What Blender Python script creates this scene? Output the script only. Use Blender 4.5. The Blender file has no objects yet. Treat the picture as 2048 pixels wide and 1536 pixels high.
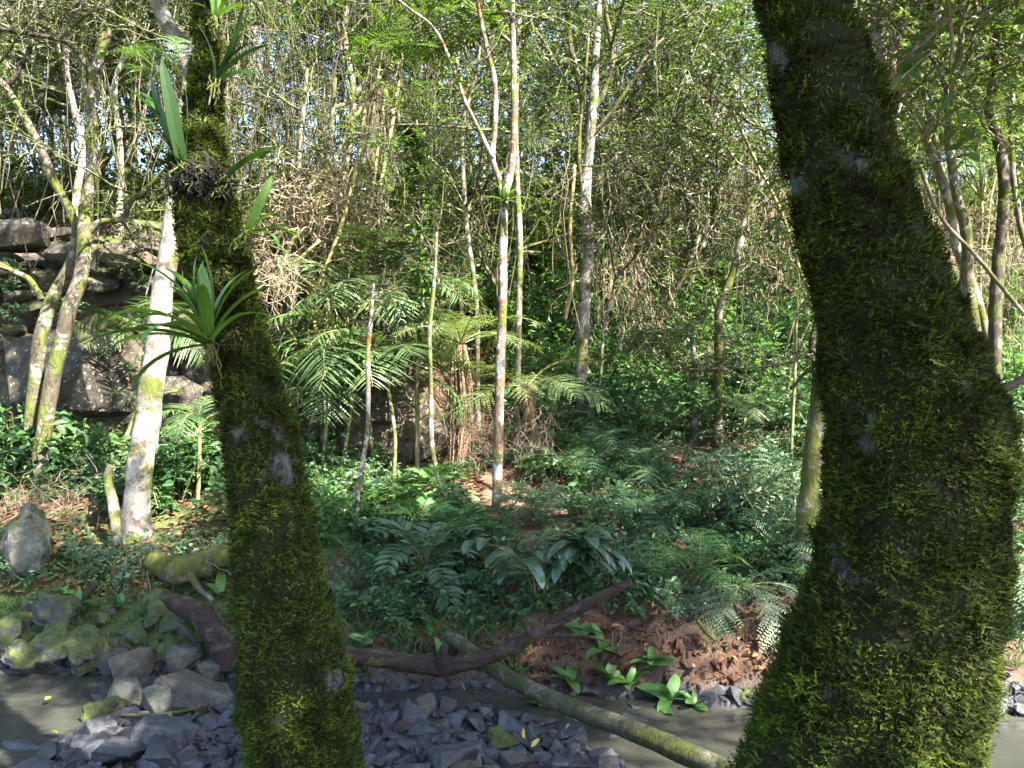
import bpy, bmesh, math
import numpy as np
from mathutils import Vector, Matrix

# ------------------------------------------------------------------ camera, sky, sun, exposure
scene = bpy.context.scene
F, CX, CY, CAMZ = 1577.0, 1024.0, 768.0, 2.6          # photograph is 2048 x 1536
cd = bpy.data.cameras.new('camera'); cam = bpy.data.objects.new('camera', cd)
scene.collection.objects.link(cam); scene.camera = cam
cam.location = (0, 0, CAMZ); cam.rotation_euler = (math.radians(90), 0, 0)
cd.sensor_width = 36; cd.lens = 36 * F / 2048; cd.clip_start = .05; cd.clip_end = 2000

SUN_DIR = Vector((.52, -.45, .74)).normalized()
elev = math.asin(SUN_DIR.z); azim = math.atan2(SUN_DIR.x, SUN_DIR.y)
w = bpy.data.worlds.new('World'); scene.world = w; w.use_nodes = True
wt = w.node_tree; wt.nodes.clear()
sky = wt.nodes.new('ShaderNodeTexSky'); sky.sky_type = 'NISHITA'; sky.sun_disc = False
sky.sun_elevation = elev; sky.sun_rotation = azim; sky.altitude = 300; sky.air_density = 1.0; sky.dust_density = 1.6
bg = wt.nodes.new('ShaderNodeBackground'); bg.inputs[1].default_value = .075
wo = wt.nodes.new('ShaderNodeOutputWorld')
wt.links.new(sky.outputs[0], bg.inputs[0]); wt.links.new(bg.outputs[0], wo.inputs[0])
sl = bpy.data.lights.new('sun', 'SUN'); sl.energy = 5.0; sl.angle = math.radians(.6); sl.color = (1, .93, .8)
so = bpy.data.objects.new('sun', sl); scene.collection.objects.link(so)
so.rotation_euler = SUN_DIR.to_track_quat('Z', 'Y').to_euler(); so.location = SUN_DIR * 60
vs = scene.view_settings
vs.view_transform = 'Standard'; vs.look = 'None'; vs.gamma = 1; vs.use_curve_mapping = False
vs.exposure = 3.2
cy = scene.cycles
cy.max_bounces = 6; cy.diffuse_bounces = 4; cy.glossy_bounces = 2; cy.transmission_bounces = 3; cy.transparent_max_bounces = 2
cy.use_adaptive_sampling = True; cy.adaptive_threshold = .02
cy.use_denoising = True; cy.denoiser = 'OPENIMAGEDENOISE'; cy.denoising_prefilter = 'ACCURATE'; cy.denoising_input_passes = 'RGB_ALBEDO_NORMAL'
cy.caustics_reflective = False; cy.caustics_refractive = False; cy.sample_clamp_indirect = 6

# ------------------------------------------------------------------ maths helpers
RNG = np.random.default_rng(11)
def P(px, py, d): return np.array(np.broadcast_arrays((px - CX) / F * d, d, CAMZ - (py - CY) / F * d), float)
def norm(a): a = np.asarray(a, float); return a / np.maximum(np.linalg.norm(a, axis=-1, keepdims=True), 1e-9)
def _h(n): s = np.sin(n * 127.1 + 311.7) * 43758.5453; return s - np.floor(s)
def vnoise(p, scale=1.0, seed=0.0):                    # value noise in 3-D, range -1..1
    p = np.asarray(p, float) * scale + seed * 17.31
    i = np.floor(p); f = p - i; f = f * f * (3 - 2 * f); r = 0
    for a in (0, 1):
        for b in (0, 1):
            for c in (0, 1):
                k = (i[..., 0] + a) + (i[..., 1] + b) * 57.0 + (i[..., 2] + c) * 113.0
                wgt = (f[..., 0] if a else 1 - f[..., 0]) * (f[..., 1] if b else 1 - f[..., 1]) * (f[..., 2] if c else 1 - f[..., 2])
                r = r + wgt * _h(k)
    return r * 2 - 1
def fbm(p, scale=1.0, seed=0.0, o=3):
    r = 0; a = 1.0
    for k in range(o): r = r + a * vnoise(p, scale * 2 ** k, seed + k * 3.7); a *= .5
    return r
def sstep(a, b, x): t = np.clip((x - a) / (b - a), 0, 1); return t * t * (3 - 2 * t)
def spline(pts, n):
    p = np.asarray(pts, float)
    if len(p) == 2: t = np.linspace(0, 1, n)[:, None]; return p[0] * (1 - t) + p[1] * t
    q = np.vstack([2 * p[0] - p[1], p, 2 * p[-1] - p[-2]])
    u = np.linspace(0, len(p) - 1 - 1e-6, n); i = u.astype(int); t = (u - i)[:, None]
    a, b, c, d = q[i], q[i + 1], q[i + 2], q[i + 3]
    return .5 * (2 * b + (c - a) * t + (2 * a - 5 * b + 4 * c - d) * t ** 2 + (3 * b - 3 * c + d - a) * t ** 3)
def frames(fwd, up):                                   # columns side, forward, up
    f = norm(fwd); u = np.broadcast_to(np.asarray(up, float), f.shape)
    s = norm(np.cross(f, u)); u = np.cross(s, f)
    return np.stack([s, f, u], axis=-1)
def rot_euler(a, b, c):
    return np.array(Matrix.Rotation(c, 3, 'Z') @ Matrix.Rotation(b, 3, 'Y') @ Matrix.Rotation(a, 3, 'X'))

class G:                                               # collects geometry, then links ONE mesh
    def __init__(s): s.v = []; s.f = []; s.n = 0
    def add(s, v, f, mat=0):
        v = np.asarray(v, float).reshape(-1, 3); f = np.asarray(f, int)
        s.v.append(v); s.f.append((f + s.n, mat)); s.n += len(v); return s
    def scatter(s, tv, tf, M, pos, mat=0):
        N = len(pos); tv = np.asarray(tv, float); tf = np.asarray(tf, int)
        v = np.einsum('nij,kj->nki', M, tv) + np.asarray(pos)[:, None, :]
        f = tf[None] + (np.arange(N) * len(tv))[:, None, None]
        return s.add(v.reshape(-1, 3), f.reshape(-1, tf.shape[1]), mat)
    def merge(s, g, M=np.eye(3), t=(0, 0, 0), mats=None):
        v = g.verts() @ np.asarray(M).T + np.asarray(t); b = s.n
        s.v.append(v); s.n += len(v)
        for f, m in g.f: s.f.append((f + b, m if mats is None else mats[m]))
        return s
    def verts(s):
        if len(s.v) > 1: s.v = [np.vstack(s.v)]
        return s.v[0]
    def mesh(s, name, mats, smooth=False):
        me = bpy.data.meshes.new(name); v = s.verts()
        me.vertices.add(len(v)); me.vertices.foreach_set('co', v.ravel().astype(np.float32))
        li = np.concatenate([f.ravel() for f, m in s.f]); lt = np.concatenate([np.full(len(f), f.shape[1]) for f, m in s.f])
        mi = np.concatenate([np.full(len(f), m) for f, m in s.f])
        me.loops.add(len(li)); me.loops.foreach_set('vertex_index', li.astype(np.int32))
        me.polygons.add(len(lt)); me.polygons.foreach_set('loop_start', (np.cumsum(lt) - lt).astype(np.int32))
        me.polygons.foreach_set('material_index', mi.astype(np.int32))
        me.polygons.foreach_set('use_smooth', np.full(len(lt), smooth))
        for m in (mats if isinstance(mats, (list, tuple)) else [mats]): me.materials.append(m)
        me.update(calc_edges=True); return me

def tube(path, rad, sides=8, wob=0.0, seed=0, caps=True, wscale=6.0):
    p = np.asarray(path, float); n = len(p); r = np.broadcast_to(np.asarray(rad, float), (n,))
    t = norm(np.gradient(p, axis=0)); a = np.array([0, 0, 1.0]) if abs(t[0, 2]) < .9 else np.array([0, 1.0, 0])
    u = norm(np.cross(t[0], a)); U = [u]
    for k in range(1, n):
        u = norm(U[-1] - t[k] * np.dot(U[-1], t[k])); U.append(u)
    U = np.array(U); V = np.cross(t, U); ang = np.arange(sides) * 2 * math.pi / sides
    dirs = U[:, None, :] * np.cos(ang)[None, :, None] + V[:, None, :] * np.sin(ang)[None, :, None]
    rr = r[:, None] * np.ones(sides)[None]
    if wob:
        rr = rr * (1 + wob * fbm(p[:, None, :] + dirs * r[:, None, None], wscale, seed))
    v = (p[:, None, :] + dirs * rr[:, :, None]).reshape(-1, 3)
    i = np.arange(n - 1)[:, None] * sides; j = np.arange(sides)[None]; j2 = (j + 1) % sides
    q = np.stack([i + j, i + j2, i + sides + j2, i + sides + j], -1).reshape(-1, 4)
    if not caps: return v, q, None
    m = len(v); v = np.vstack([v, p[0], p[-1]]); js = np.arange(sides); j2 = (js + 1) % sides
    c1 = np.stack([np.full(sides, m), j2, js], -1); b = (n - 1) * sides
    c2 = np.stack([np.full(sides, m + 1), b + js, b + j2], -1)
    return v, q, np.vstack([c1, c2])
def addtube(g, path, rad, sides=8, mat=0, **k):
    v, q, c = tube(path, rad, sides, **k); b = g.n
    g.add(v, q, mat)
    if c is not None: g.f.append((c + b, mat))
    return g

# leaf templates: along +Y, length 1, half width w, folded along the midrib
def leaf_t(w=.22, fold=.12, droop=.12):
    v = np.array([[0, 0, 0], [-w * .8, .3, fold * .8], [-w * .75, .66, fold * .5], [0, 1, -droop], [w * .75, .66, fold * .5], [w * .8, .3, fold * .8]], float)
    return v, np.array([[0, 3, 2, 1], [0, 5, 4, 3]])
def blade_t(w=.05, droop=.25, n=3):                    # ribbon leaflet tapering to a point
    t = np.linspace(0, 1, n + 1); ww = w * np.sin(np.pi * np.clip(t * .8 + .2, 0, 1)) ** .7; ww[-1] = w * .06
    v = np.concatenate([np.stack([-ww, t, -droop * t * t], -1), np.stack([ww, t, -droop * t * t], -1)]); m = n + 1
    return v, np.array([[k, m + k, m + k + 1, k + 1] for k in range(n)])
def diamond_t(w=.3):
    return np.array([[0, 0, 0], [-w, .45, .03], [0, 1, -.04], [w, .45, .03]], float), np.array([[0, 3, 2, 1]])

# ------------------------------------------------------------------ materials
class Mat:
    def __init__(s, name):
        s.m = bpy.data.materials.new(name); s.m.use_nodes = True; s.t = s.m.node_tree; s.t.nodes.clear()
        s.out = s.t.nodes.new('ShaderNodeOutputMaterial')
    def n(s, typ, ins=None, **props):
        nd = s.t.nodes.new('ShaderNode' + typ)
        for k, v in props.items(): setattr(nd, k, v)
        for k, v in (ins or {}).items():
            if isinstance(v, bpy.types.NodeSocket): s.t.links.new(v, nd.inputs[k])
            else: nd.inputs[k].default_value = v
        return nd
    def ramp(s, fac, stops):
        nd = s.n('ValToRGB', {0: fac}); e = nd.color_ramp.elements
        while len(e) < len(stops): e.new(.5)
        for el, (p, c) in zip(e, stops): el.position = p; el.color = (*c, 1) if len(c) == 3 else c
        return nd.outputs[0]
    def noise(s, vec, scale, detail=4, rough=.6, dist=0.0): return s.n('TexNoise', {'Vector': vec, 'Scale': scale, 'Detail': detail, 'Roughness': rough, 'Distortion': dist}).outputs[0]
    def mix(s, fac, a, b, mode='MIX'):
        nd = s.t.nodes.new('ShaderNodeMix'); nd.data_type = 'RGBA'; nd.blend_type = mode
        for i, v in ((0, fac), (6, a), (7, b)):
            if isinstance(v, bpy.types.NodeSocket): s.t.links.new(v, nd.inputs[i])
            else: nd.inputs[i].default_value = (*v, 1) if isinstance(v, tuple) and len(v) == 3 else v
        return nd.outputs[2]
    def math(s, op, a, b=0.0, clamp=False):
        nd = s.n('Math', {0: a, 1: b}, operation=op); nd.use_clamp = clamp; return nd.outputs[0]
    def bump(s, h, strength=.5, dist=.02): return s.n('Bump', {'Height': h, 'Strength': strength, 'Distance': dist}).outputs[0]
    def done(s, shader): s.t.links.new(shader, s.out.inputs[0]); return s.m
    def obj(s): return s.n('TexCoord').outputs['Object']
    def pos(s): return s.n('NewGeometry').outputs['Position']

def leaf_mat(name, stops, trans=.38, rough=.42, spec=.5, tint=(1.25, 1.2, .55), patch=None):
    m = Mat(name); rnd = m.n('NewGeometry').outputs['Random Per Island']; orr = m.n('ObjectInfo').outputs['Random']
    c = m.ramp(rnd, [(i / (len(stops) - 1), s) for i, s in enumerate(stops)])
    val = m.math('ADD', m.math('MULTIPLY', orr, .5), .75)
    c = m.n('HueSaturation', {'Color': c, 'Value': val}).outputs[0]
    if patch: c = m.mix(1.0, c, m.ramp(m.noise(m.pos(), patch, 3, .6), [(.36, (.42, .4, .5)), (.5, (.95, .95, .95)), (.66, (1.4, 1.35, 1.1))]), 'MULTIPLY')
    p = m.n('BsdfPrincipled', {'Base Color': c, 'Roughness': rough, 'Specular IOR Level': spec})
    tc = m.mix(1.0, c, tint, 'MULTIPLY')
    t = m.n('BsdfTranslucent', {'Color': tc})
    return m.done(m.n('MixShader', {0: trans, 1: p.outputs[0], 2: t.outputs[0]}).outputs[0])

def bark_mat(name, dark, mid, pale, pale_amt=.5, moss=(.07, .085, .018), moss_amt=.35, scale=14, orange=0.0, zs=.35, st=None):
    m = Mat(name); o = m.obj(); st = m.n('Mapping', {'Vector': o, 'Scale': st or (1, 1, zs)}).outputs[0]
    n1 = m.noise(st, scale, 6, .7); n2 = m.noise(o, 5.5, 5, .65, .4); n3 = m.noise(o, 3.1, 4, .6)
    c = m.ramp(n1, [(.32, dark), (.52, mid), (.75, tuple(x * 1.25 for x in mid))])
    lich = m.ramp(n2, [(.62 - .3 * pale_amt, (0, 0, 0)), (.68 - .3 * pale_amt, (1, 1, 1))])
    c = m.mix(lich, c, m.ramp(n1, [(.25, tuple(x * .55 for x in pale)), (.5, pale)]))
    if orange:
        n4 = m.noise(o, 4.3, 4, .6, .2); c = m.mix(m.ramp(n4, [(.66 - .25 * orange, (0, 0, 0)), (.74 - .25 * orange, (1, 1, 1))]), c, (.16, .075, .025))
    mo = m.ramp(m.math('ADD', n3, m.math('MULTIPLY', n1, .25)), [(.78 - .35 * moss_amt, (0, 0, 0)), (.86 - .35 * moss_amt, (1, 1, 1))])
    c = m.mix(mo, c, m.ramp(n1, [(.3, tuple(x * .6 for x in moss)), (.7, tuple(x * 1.6 for x in moss))]))
    n6 = m.noise(o, 75, 4, .75); c = m.mix(1.0, c, m.ramp(n6, [(.3, (.45, .45, .45)), (.5, (.95, .95, .95)), (.7, (1.35, 1.35, 1.3))]), 'MULTIPLY')
    h = m.math('ADD', m.math('ADD', n1, m.math('MULTIPLY', n6, .35)), m.math('MULTIPLY', mo, .4))
    p = m.n('BsdfPrincipled', {'Base Color': c, 'Roughness': .85, 'Specular IOR Level': .25, 'Normal': m.bump(h, .7, .03)})
    return m.done(p.outputs[0])

def rock_mat(name, c1, c2, c3, moss=.0, mossc=(.06, .075, .018), rough=.6, lich=0.0, scale=9):
    m = Mat(name); o = m.pos(); n1 = m.noise(o, scale, 7, .68); n2 = m.noise(o, 2.3, 4, .6)
    c = m.ramp(n1, [(.3, c1), (.52, c2), (.75, c3)])
    orr = m.n('ObjectInfo').outputs['Random']
    c = m.n('HueSaturation', {'Color': c, 'Value': m.math('ADD', m.math('MULTIPLY', orr, .7), .65), 'Saturation': m.math('ADD', m.math('MULTIPLY', orr, .5), .7)}).outputs[0]
    c = m.mix(m.ramp(m.math('FRACT', m.math('MULTIPLY', orr, 7.31)), [(.7, (0, 0, 0)), (.95, (.55, .55, .55))]), c, m.ramp(n1, [(.3, (.03, .024, .016)), (.7, (.13, .1, .065))]))
    if lich:
        n4 = m.noise(o, 16, 4, .6, .3); c = m.mix(m.ramp(n4, [(.62 - lich * .2, (0, 0, 0)), (.68 - lich * .2, (1, 1, 1))]), c, (.34, .33, .26))
    nf = m.noise(o, 70, 4, .75); c = m.mix(1.0, c, m.ramp(nf, [(.3, (.5, .5, .5)), (.5, (1, 1, 1)), (.72, (1.4, 1.4, 1.4))]), 'MULTIPLY'); h = m.math('ADD', n1, m.math('MULTIPLY', nf, .3))
    if moss:
        g = m.n('NewGeometry'); z = m.n('SeparateXYZ', {0: g.outputs['Normal']}).outputs[2]
        k = m.math('ADD', m.math('MULTIPLY', z, .35), m.math('ADD', n2, m.math('MULTIPLY', n1, .3)))
        k = m.ramp(m.math('ADD', k, m.math('MULTIPLY', orr, .15)), [(1.22 - .5 * moss, (0, 0, 0)), (1.34 - .5 * moss, (1, 1, 1))])
        c = m.mix(k, c, m.ramp(m.math('ADD', m.math('MULTIPLY', m.noise(o, 90, 4, .8), .6), m.math('MULTIPLY', m.noise(o, 11, 3), .4)), [(.38, tuple(x * .3 for x in mossc)), (.62, tuple(x * 1.4 for x in mossc))]))
        h = m.math('ADD', h, m.math('MULTIPLY', k, .3))
    p = m.n('BsdfPrincipled', {'Base Color': c, 'Roughness': rough, 'Specular IOR Level': .4, 'Normal': m.bump(h, .8, .03)})
    return m.done(p.outputs[0])

L_CANOPY = leaf_mat('leaf canopy', [(.018, .036, .009), (.034, .062, .012), (.062, .1, .018)], .42)
L_BRIGHT = leaf_mat('leaf bright', [(.036, .085, .012), (.06, .12, .016), (.105, .165, .024)], .48)
L_OLIVE = leaf_mat('leaf olive', [(.02, .029, .01), (.038, .051, .017), (.07, .082, .028)], .38)
L_SHADE = leaf_mat('leaf shade', [(.027, .072, .028), (.05, .12, .045), (.09, .17, .062)], .32, .42, .45)
L_BLUE = leaf_mat('leaf bluish', [(.036, .085, .044), (.066, .13, .066), (.105, .175, .09)], .28, .4, .5)
L_PALM = leaf_mat('leaf palm', [(.045, .095, .033), (.07, .125, .047), (.105, .155, .058)], .3, .45, .4)
L_FERN = leaf_mat('leaf fern', [(.1, .16, .055), (.14, .2, .075), (.18, .24, .1)], .35, .5, .4)
L_DFERN = leaf_mat('leaf dark fern', [(.038, .092, .044), (.06, .125, .06), (.09, .165, .08)], .28, .4, .5)
L_GFERN = leaf_mat('leaf grey fern', [(.08, .13, .075), (.11, .165, .095), (.15, .2, .12)], .25, .45, .5)
L_BROM = leaf_mat('leaf bromeliad', [(.07, .16, .025), (.09, .19, .03)], .35, .3, .6)
L_DBROM = leaf_mat('leaf strap', [(.02, .06, .018), (.03, .075, .02)], .35, .35, .5)
L_HERB = leaf_mat('leaf herb', [(.06, .15, .035), (.085, .19, .05), (.11, .21, .06)], .38, .42, .5)
L_GINGER = leaf_mat('leaf glossy', [(.04, .085, .05), (.06, .11, .06)], .15, .22, .8)
L_DRY = leaf_mat('dry vine', [(.12, .09, .065), (.2, .155, .11), (.3, .24, .17)], .15, .8, .2, (1.1, 1, .8))
L_DRYB = leaf_mat('pale dry twig', [(.24, .185, .125), (.34, .27, .18), (.45, .37, .26)], .15, .8, .2, (1.1, 1, .8))
L_CREEP = leaf_mat('yellow creeper', [(.16, .14, .06), (.24, .21, .09), (.32, .28, .14)], .1, .75, .2, (1.1, 1, .8))
B_NEST = bark_mat('black roots', (.004, .004, .003), (.014, .012, .01), (.03, .027, .022), .3, moss_amt=.1)
L_LITTER = leaf_mat('leaf litter', [(.1, .05, .025), (.17, .09, .045), (.26, .16, .09)], .1, .7, .2, (1.1, 1, .8))
L_YELLOW = leaf_mat('fallen leaf', [(.42, .36, .05), (.5, .45, .14)], .2, .5, .3)
L_MOSS = leaf_mat('moss', [(.008, .016, .004), (.022, .038, .007), (.05, .074, .012), (.105, .135, .022)], .25, .8, .12, patch=6.5)
L_MOSSB = leaf_mat('moss bright', [(.035, .07, .008), (.065, .12, .01), (.11, .17, .016)], .35, .8, .15)
L_MOSSY = leaf_mat('moss yellow', [(.1, .115, .018), (.16, .17, .025), (.24, .23, .04)], .35, .8, .15)
B_WHITE = bark_mat('bark white', (.07, .055, .045), (.2, .165, .14), (.31, .285, .26), .62, moss_amt=.4, scale=24, zs=.3)
B_PALE = bark_mat('bark pale lichen', (.05, .042, .03), (.13, .11, .08), (.3, .28, .25), .45, moss_amt=.45)
B_ORANGE = bark_mat('bark pale orange', (.05, .035, .028), (.13, .095, .075), (.36, .34, .33), .42, moss_amt=.3, orange=.4)
B_GREY = bark_mat('bark grey blotched', (.03, .026, .018), (.085, .072, .05), (.22, .205, .175), .38, moss_amt=.5)
B_DARK = bark_mat('bark dark', (.02, .017, .012), (.06, .05, .035), (.13, .12, .1), .3, moss_amt=.4)
B_MOSSY = bark_mat('bark mossy', (.035, .03, .02), (.1, .085, .055), (.2, .19, .16), .4, moss=(.06, .068, .014), moss_amt=.62)
B_TWIG = bark_mat('bark twig', (.05, .045, .03), (.13, .115, .08), (.22, .2, .17), .4, moss_amt=.5)
B_STEM = bark_mat('stem green', (.07, .08, .03), (.15, .15, .06), (.25, .24, .14), .4, moss_amt=.3)
B_LOG = bark_mat('log bark', (.012, .009, .007), (.042, .029, .023), (.085, .068, .058), .25, moss_amt=.2, scale=42, st=(.16, 1, 1))
B_FERN = bark_mat('fern trunk', (.07, .04, .025), (.2, .12, .07), (.3, .2, .12), .4, moss_amt=.15, zs=.1)
R_WET = rock_mat('basalt', (.025, .026, .031), (.06, .062, .073), (.12, .123, .142), .0, rough=.45)
R_DRY = rock_mat('basalt dry', (.028, .03, .026), (.07, .07, .058), (.14, .134, .105), .25, rough=.7)
R_MOSS = rock_mat('mossy boulder', (.05, .05, .042), (.11, .11, .09), (.2, .2, .165), 1.0, rough=.8)
R_CLIFF = rock_mat('cliff rock', (.018, .015, .011), (.062, .051, .038), (.14, .12, .092), .6, mossc=(.07, .078, .02), rough=.85, lich=.05, scale=6)

def ground_mat():
    m = Mat('forest floor'); o = m.pos(); n1 = m.noise(o, 7, 6, .7); n2 = m.noise(o, 1.1, 4, .6); n3 = m.noise(o, 38, 4, .7)
    soil = m.ramp(n1, [(.3, (.035, .018, .011)), (.5, (.085, .045, .027)), (.72, (.17, .1, .06))])
    lit = m.ramp(n3, [(.35, (.05, .028, .016)), (.5, (.13, .075, .042)), (.68, (.24, .16, .1))])
    c = m.mix(m.ramp(n2, [(.42, (0, 0, 0)), (.58, (1, 1, 1))]), soil, lit)
    mo = m.n('Attribute', attribute_name='moss').outputs['Fac']
    k = m.ramp(m.math('ADD', mo, m.math('MULTIPLY', n1, .5)), [(.62, (0, 0, 0)), (.78, (1, 1, 1))])
    c = m.mix(k, c, m.ramp(n3, [(.3, (.03, .042, .01)), (.7, (.1, .125, .028))]))
    cl = m.n('Attribute', attribute_name='cliff').outputs['Fac']
    c = m.mix(cl, c, m.ramp(n1, [(.3, (.012, .01, .008)), (.55, (.05, .04, .03)), (.75, (.13, .11, .085))]))
    wet = m.n('Attribute', attribute_name='wet').outputs['Fac']
    c = m.mix(wet, c, m.ramp(n3, [(.3, (.018, .018, .02)), (.7, (.075, .07, .07))]))
    p = m.n('BsdfPrincipled', {'Base Color': c, 'Roughness': m.math('SUBTRACT', .9, m.math('MULTIPLY', wet, .45)), 'Normal': m.bump(m.math('ADD', n1, m.math('MULTIPLY', n3, .6)), .9, .05)})
    return m.done(p.outputs[0])
M_GROUND = ground_mat()
def water_mat():
    m = Mat('murky water'); o = m.n('Mapping', {'Vector': m.pos(), 'Scale': (1, 2.6, 1)}).outputs[0]
    n1 = m.noise(o, 2.2, 4, .5, .3); n2 = m.noise(m.pos(), .7, 3, .5)
    c = m.ramp(n2, [(.35, (.03, .032, .028)), (.65, (.055, .055, .045))])
    p = m.n('BsdfPrincipled', {'Base Color': c, 'Roughness': .07, 'IOR': 1.33, 'Normal': m.bump(n1, .35, .04)})
    return m.done(p.outputs[0])
M_WATER = water_mat()
def trunk_moss_mat():
    m = Mat('mossy trunk bark'); o = m.obj(); n1 = m.noise(m.n('Mapping', {'Vector': o, 'Scale': (1, 1, .5)}).outputs[0], 26, 6, .7); n2 = m.noise(o, 13, 4, .6)
    b = m.ramp(n1, [(.36, (.012, .011, .01)), (.5, (.06, .057, .05)), (.62, (.14, .138, .13))])
    b = m.mix(m.ramp(m.noise(o, 30, 5, .7), [(.54, (0, 0, 0)), (.57, (1, 1, 1))]), b, (.105, .107, .112))
    k = m.n('Attribute', attribute_name='moss').outputs['Fac']
    n5 = m.noise(o, 170, 4, .8); c = m.mix(k, b, m.ramp(m.math('ADD', m.math('MULTIPLY', n5, .7), m.math('MULTIPLY', n1, .3)), [(.42, (.005, .007, .003)), (.55, (.02, .025, .006)), (.66, (.06, .07, .015))]))
    p = m.n('BsdfPrincipled', {'Base Color': c, 'Roughness': .9, 'Specular IOR Level': .2, 'Normal': m.bump(m.math('ADD', n1, n5), 1.0, .015)})
    return m.done(p.outputs[0])
M_TRUNK = trunk_moss_mat()

# ------------------------------------------------------------------ object helpers
C = scene.collection
def tag(o, label=None, cat=None, group=None, kind=None):
    for k, v in (('label', label), ('category', cat), ('group', group), ('kind', kind)):
        if v: o[k] = v
    return o
def thing(name, label, cat, loc=(0, 0, 0), group=None):
    o = bpy.data.objects.new(name, None); o.empty_display_size = .1; C.objects.link(o); o.location = loc
    return tag(o, label, cat, group)
def part(name, me, parent=None, loc=(0, 0, 0), M=None, s=1.0, label=None, kind=None):
    o = bpy.data.objects.new(name, me); C.objects.link(o)
    if parent is not None: o.parent = parent
    R = Matrix.Identity(3) if M is None else Matrix(np.asarray(M).tolist())
    sc = (s, s, s) if np.isscalar(s) else s
    o.matrix_local = Matrix.Translation([float(x) for x in loc]) @ R.to_4x4() @ Matrix.Diagonal((*[float(x) for x in sc], 1))
    return tag(o, label, None, None, kind)
def raw(name, g, mats, label=None, cat=None, group=None, kind=None, smooth=False):
    o = bpy.data.objects.new(name, g.mesh(name, mats, smooth)); C.objects.link(o); return tag(o, label, cat, group, kind)

# ------------------------------------------------------------------ terrain
PR = np.array([(-200, 1.0), (2.5, .85), (3.3, .6), (4.2, .0), (4.7, -.12), (6.3, -.16), (6.75, -.1), (6.95, .12), (7.15, .48), (8.6, .85), (11, 1.26), (13.5, 1.85), (17, 3.1), (21, 4.9), (28, 8.4), (34, 11.2), (43, 13.4), (52, 13), (80, 8), (400, -10)])
PL = np.array([(-200, 1.0), (2.5, .85), (3.3, .6), (4.2, .0), (4.7, -.12), (6.3, -.2), (7.0, -.05), (7.4, .22), (8.2, .68), (9.2, 1.0), (11.2, 1.45), (12.35, 1.7), (12.75, 4.5), (14.5, 5.2), (20, 6.9), (28, 9.6), (34, 11.6), (43, 13.4), (52, 13), (80, 8), (400, -10)])
def H(x, y):
    x = np.asarray(x, float); y = np.asarray(y, float)
    far = sstep(3, 40, np.abs(x))
    yy = y + np.where(y > 5, np.interp(x, [-4, -1, 0, 2.4, 4], [0, .1, .15, .5, .5]), 0) * sstep(9, 7, y)
    a = np.interp(yy, PR[:, 0], PR[:, 1]); b = np.interp(yy, PL[:, 0], PL[:, 1])
    k = sstep(-1.2, -2.6, x) * (1 - sstep(-25, -40, x)); z = a * (1 - k) + b * k
    p = np.stack([x, y, 0 * x], -1)
    land = sstep(.05, .6, z)
    z = z + land * (.10 * fbm(p, .9, 2) + .05 * fbm(p, 3.5, 5)) + .5 * sstep(12, 20, y) * fbm(p, .22, 9, 2)
    # gravel bar in the streambed
    bar = sstep(-3.9, -2.9, x) * sstep(1.35, .2, x) * sstep(4.4, 4.9, y) * sstep(6.55, 6.0, y + .1 * x) 
    z = z + bar * (.2 + .05 * fbm(p, 2.2, 4))
    bar2 = sstep(2.6, 3.2, x) * sstep(6.0, 6.2, y) * sstep(6.9, 6.5, y)
    bank = sstep(.03, .2, z) * sstep(9.0, 7.6, y) * sstep(6, 6.3, y)
    return z + bar2 * .1 + bank * (.09 * fbm(p, 4.5, 13) + .05 * np.abs(fbm(p, 11, 15, 2)))
ax = np.concatenate([[-400, -200, -110], np.arange(-70, -20, 2.5), np.arange(-20, -8.5, .4), np.arange(-8.5, 8.5, .095), np.arange(8.5, 20, .4), np.arange(20, 70, 2.5), [75, 110, 200, 400]])
ay = np.concatenate([[-300, -120, -50, -20, -10, -5], np.arange(-3, 4, .4), np.arange(4, 14, .095), np.arange(14, 40, .4), np.arange(40, 80, 3), [90, 130, 200, 400]])
X, Y = np.meshgrid(ax, ay); Z = H(X, Y)
def Hg(x, y):                                          # bilinear lookup in the terrain grid
    x = np.asarray(x, float); y = np.asarray(y, float)
    i = np.clip(np.searchsorted(ax, x) - 1, 0, len(ax) - 2); j = np.clip(np.searchsorted(ay, y) - 1, 0, len(ay) - 2)
    u = (x - ax[i]) / (ax[i + 1] - ax[i]); v = (y - ay[j]) / (ay[j + 1] - ay[j])
    return (Z[j, i] * (1 - u) + Z[j, i + 1] * u) * (1 - v) + (Z[j + 1, i] * (1 - u) + Z[j + 1, i + 1] * u) * v
H = Hg
def hit(px, py, d0=4.6, d1=60):
    px = np.atleast_1d(np.asarray(px, float)); py = np.atleast_1d(np.asarray(py, float))
    d = np.full(px.shape, float(d0)); done = np.zeros(px.shape, bool)
    for s in np.arange(d0, d1, .06):
        q = P(px, py, s); new = ~done & (q[2] < H(q[0], np.full(px.shape, s))); d[new] = s; done |= new
        if done.all(): break
    d[~done] = d1; return d
def gp(px, py, **k): d = float(hit(px, py, **k)[0]); q = P(px, py, d); return np.array([q[0], q[1], float(H(q[0], q[1]))])

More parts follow.
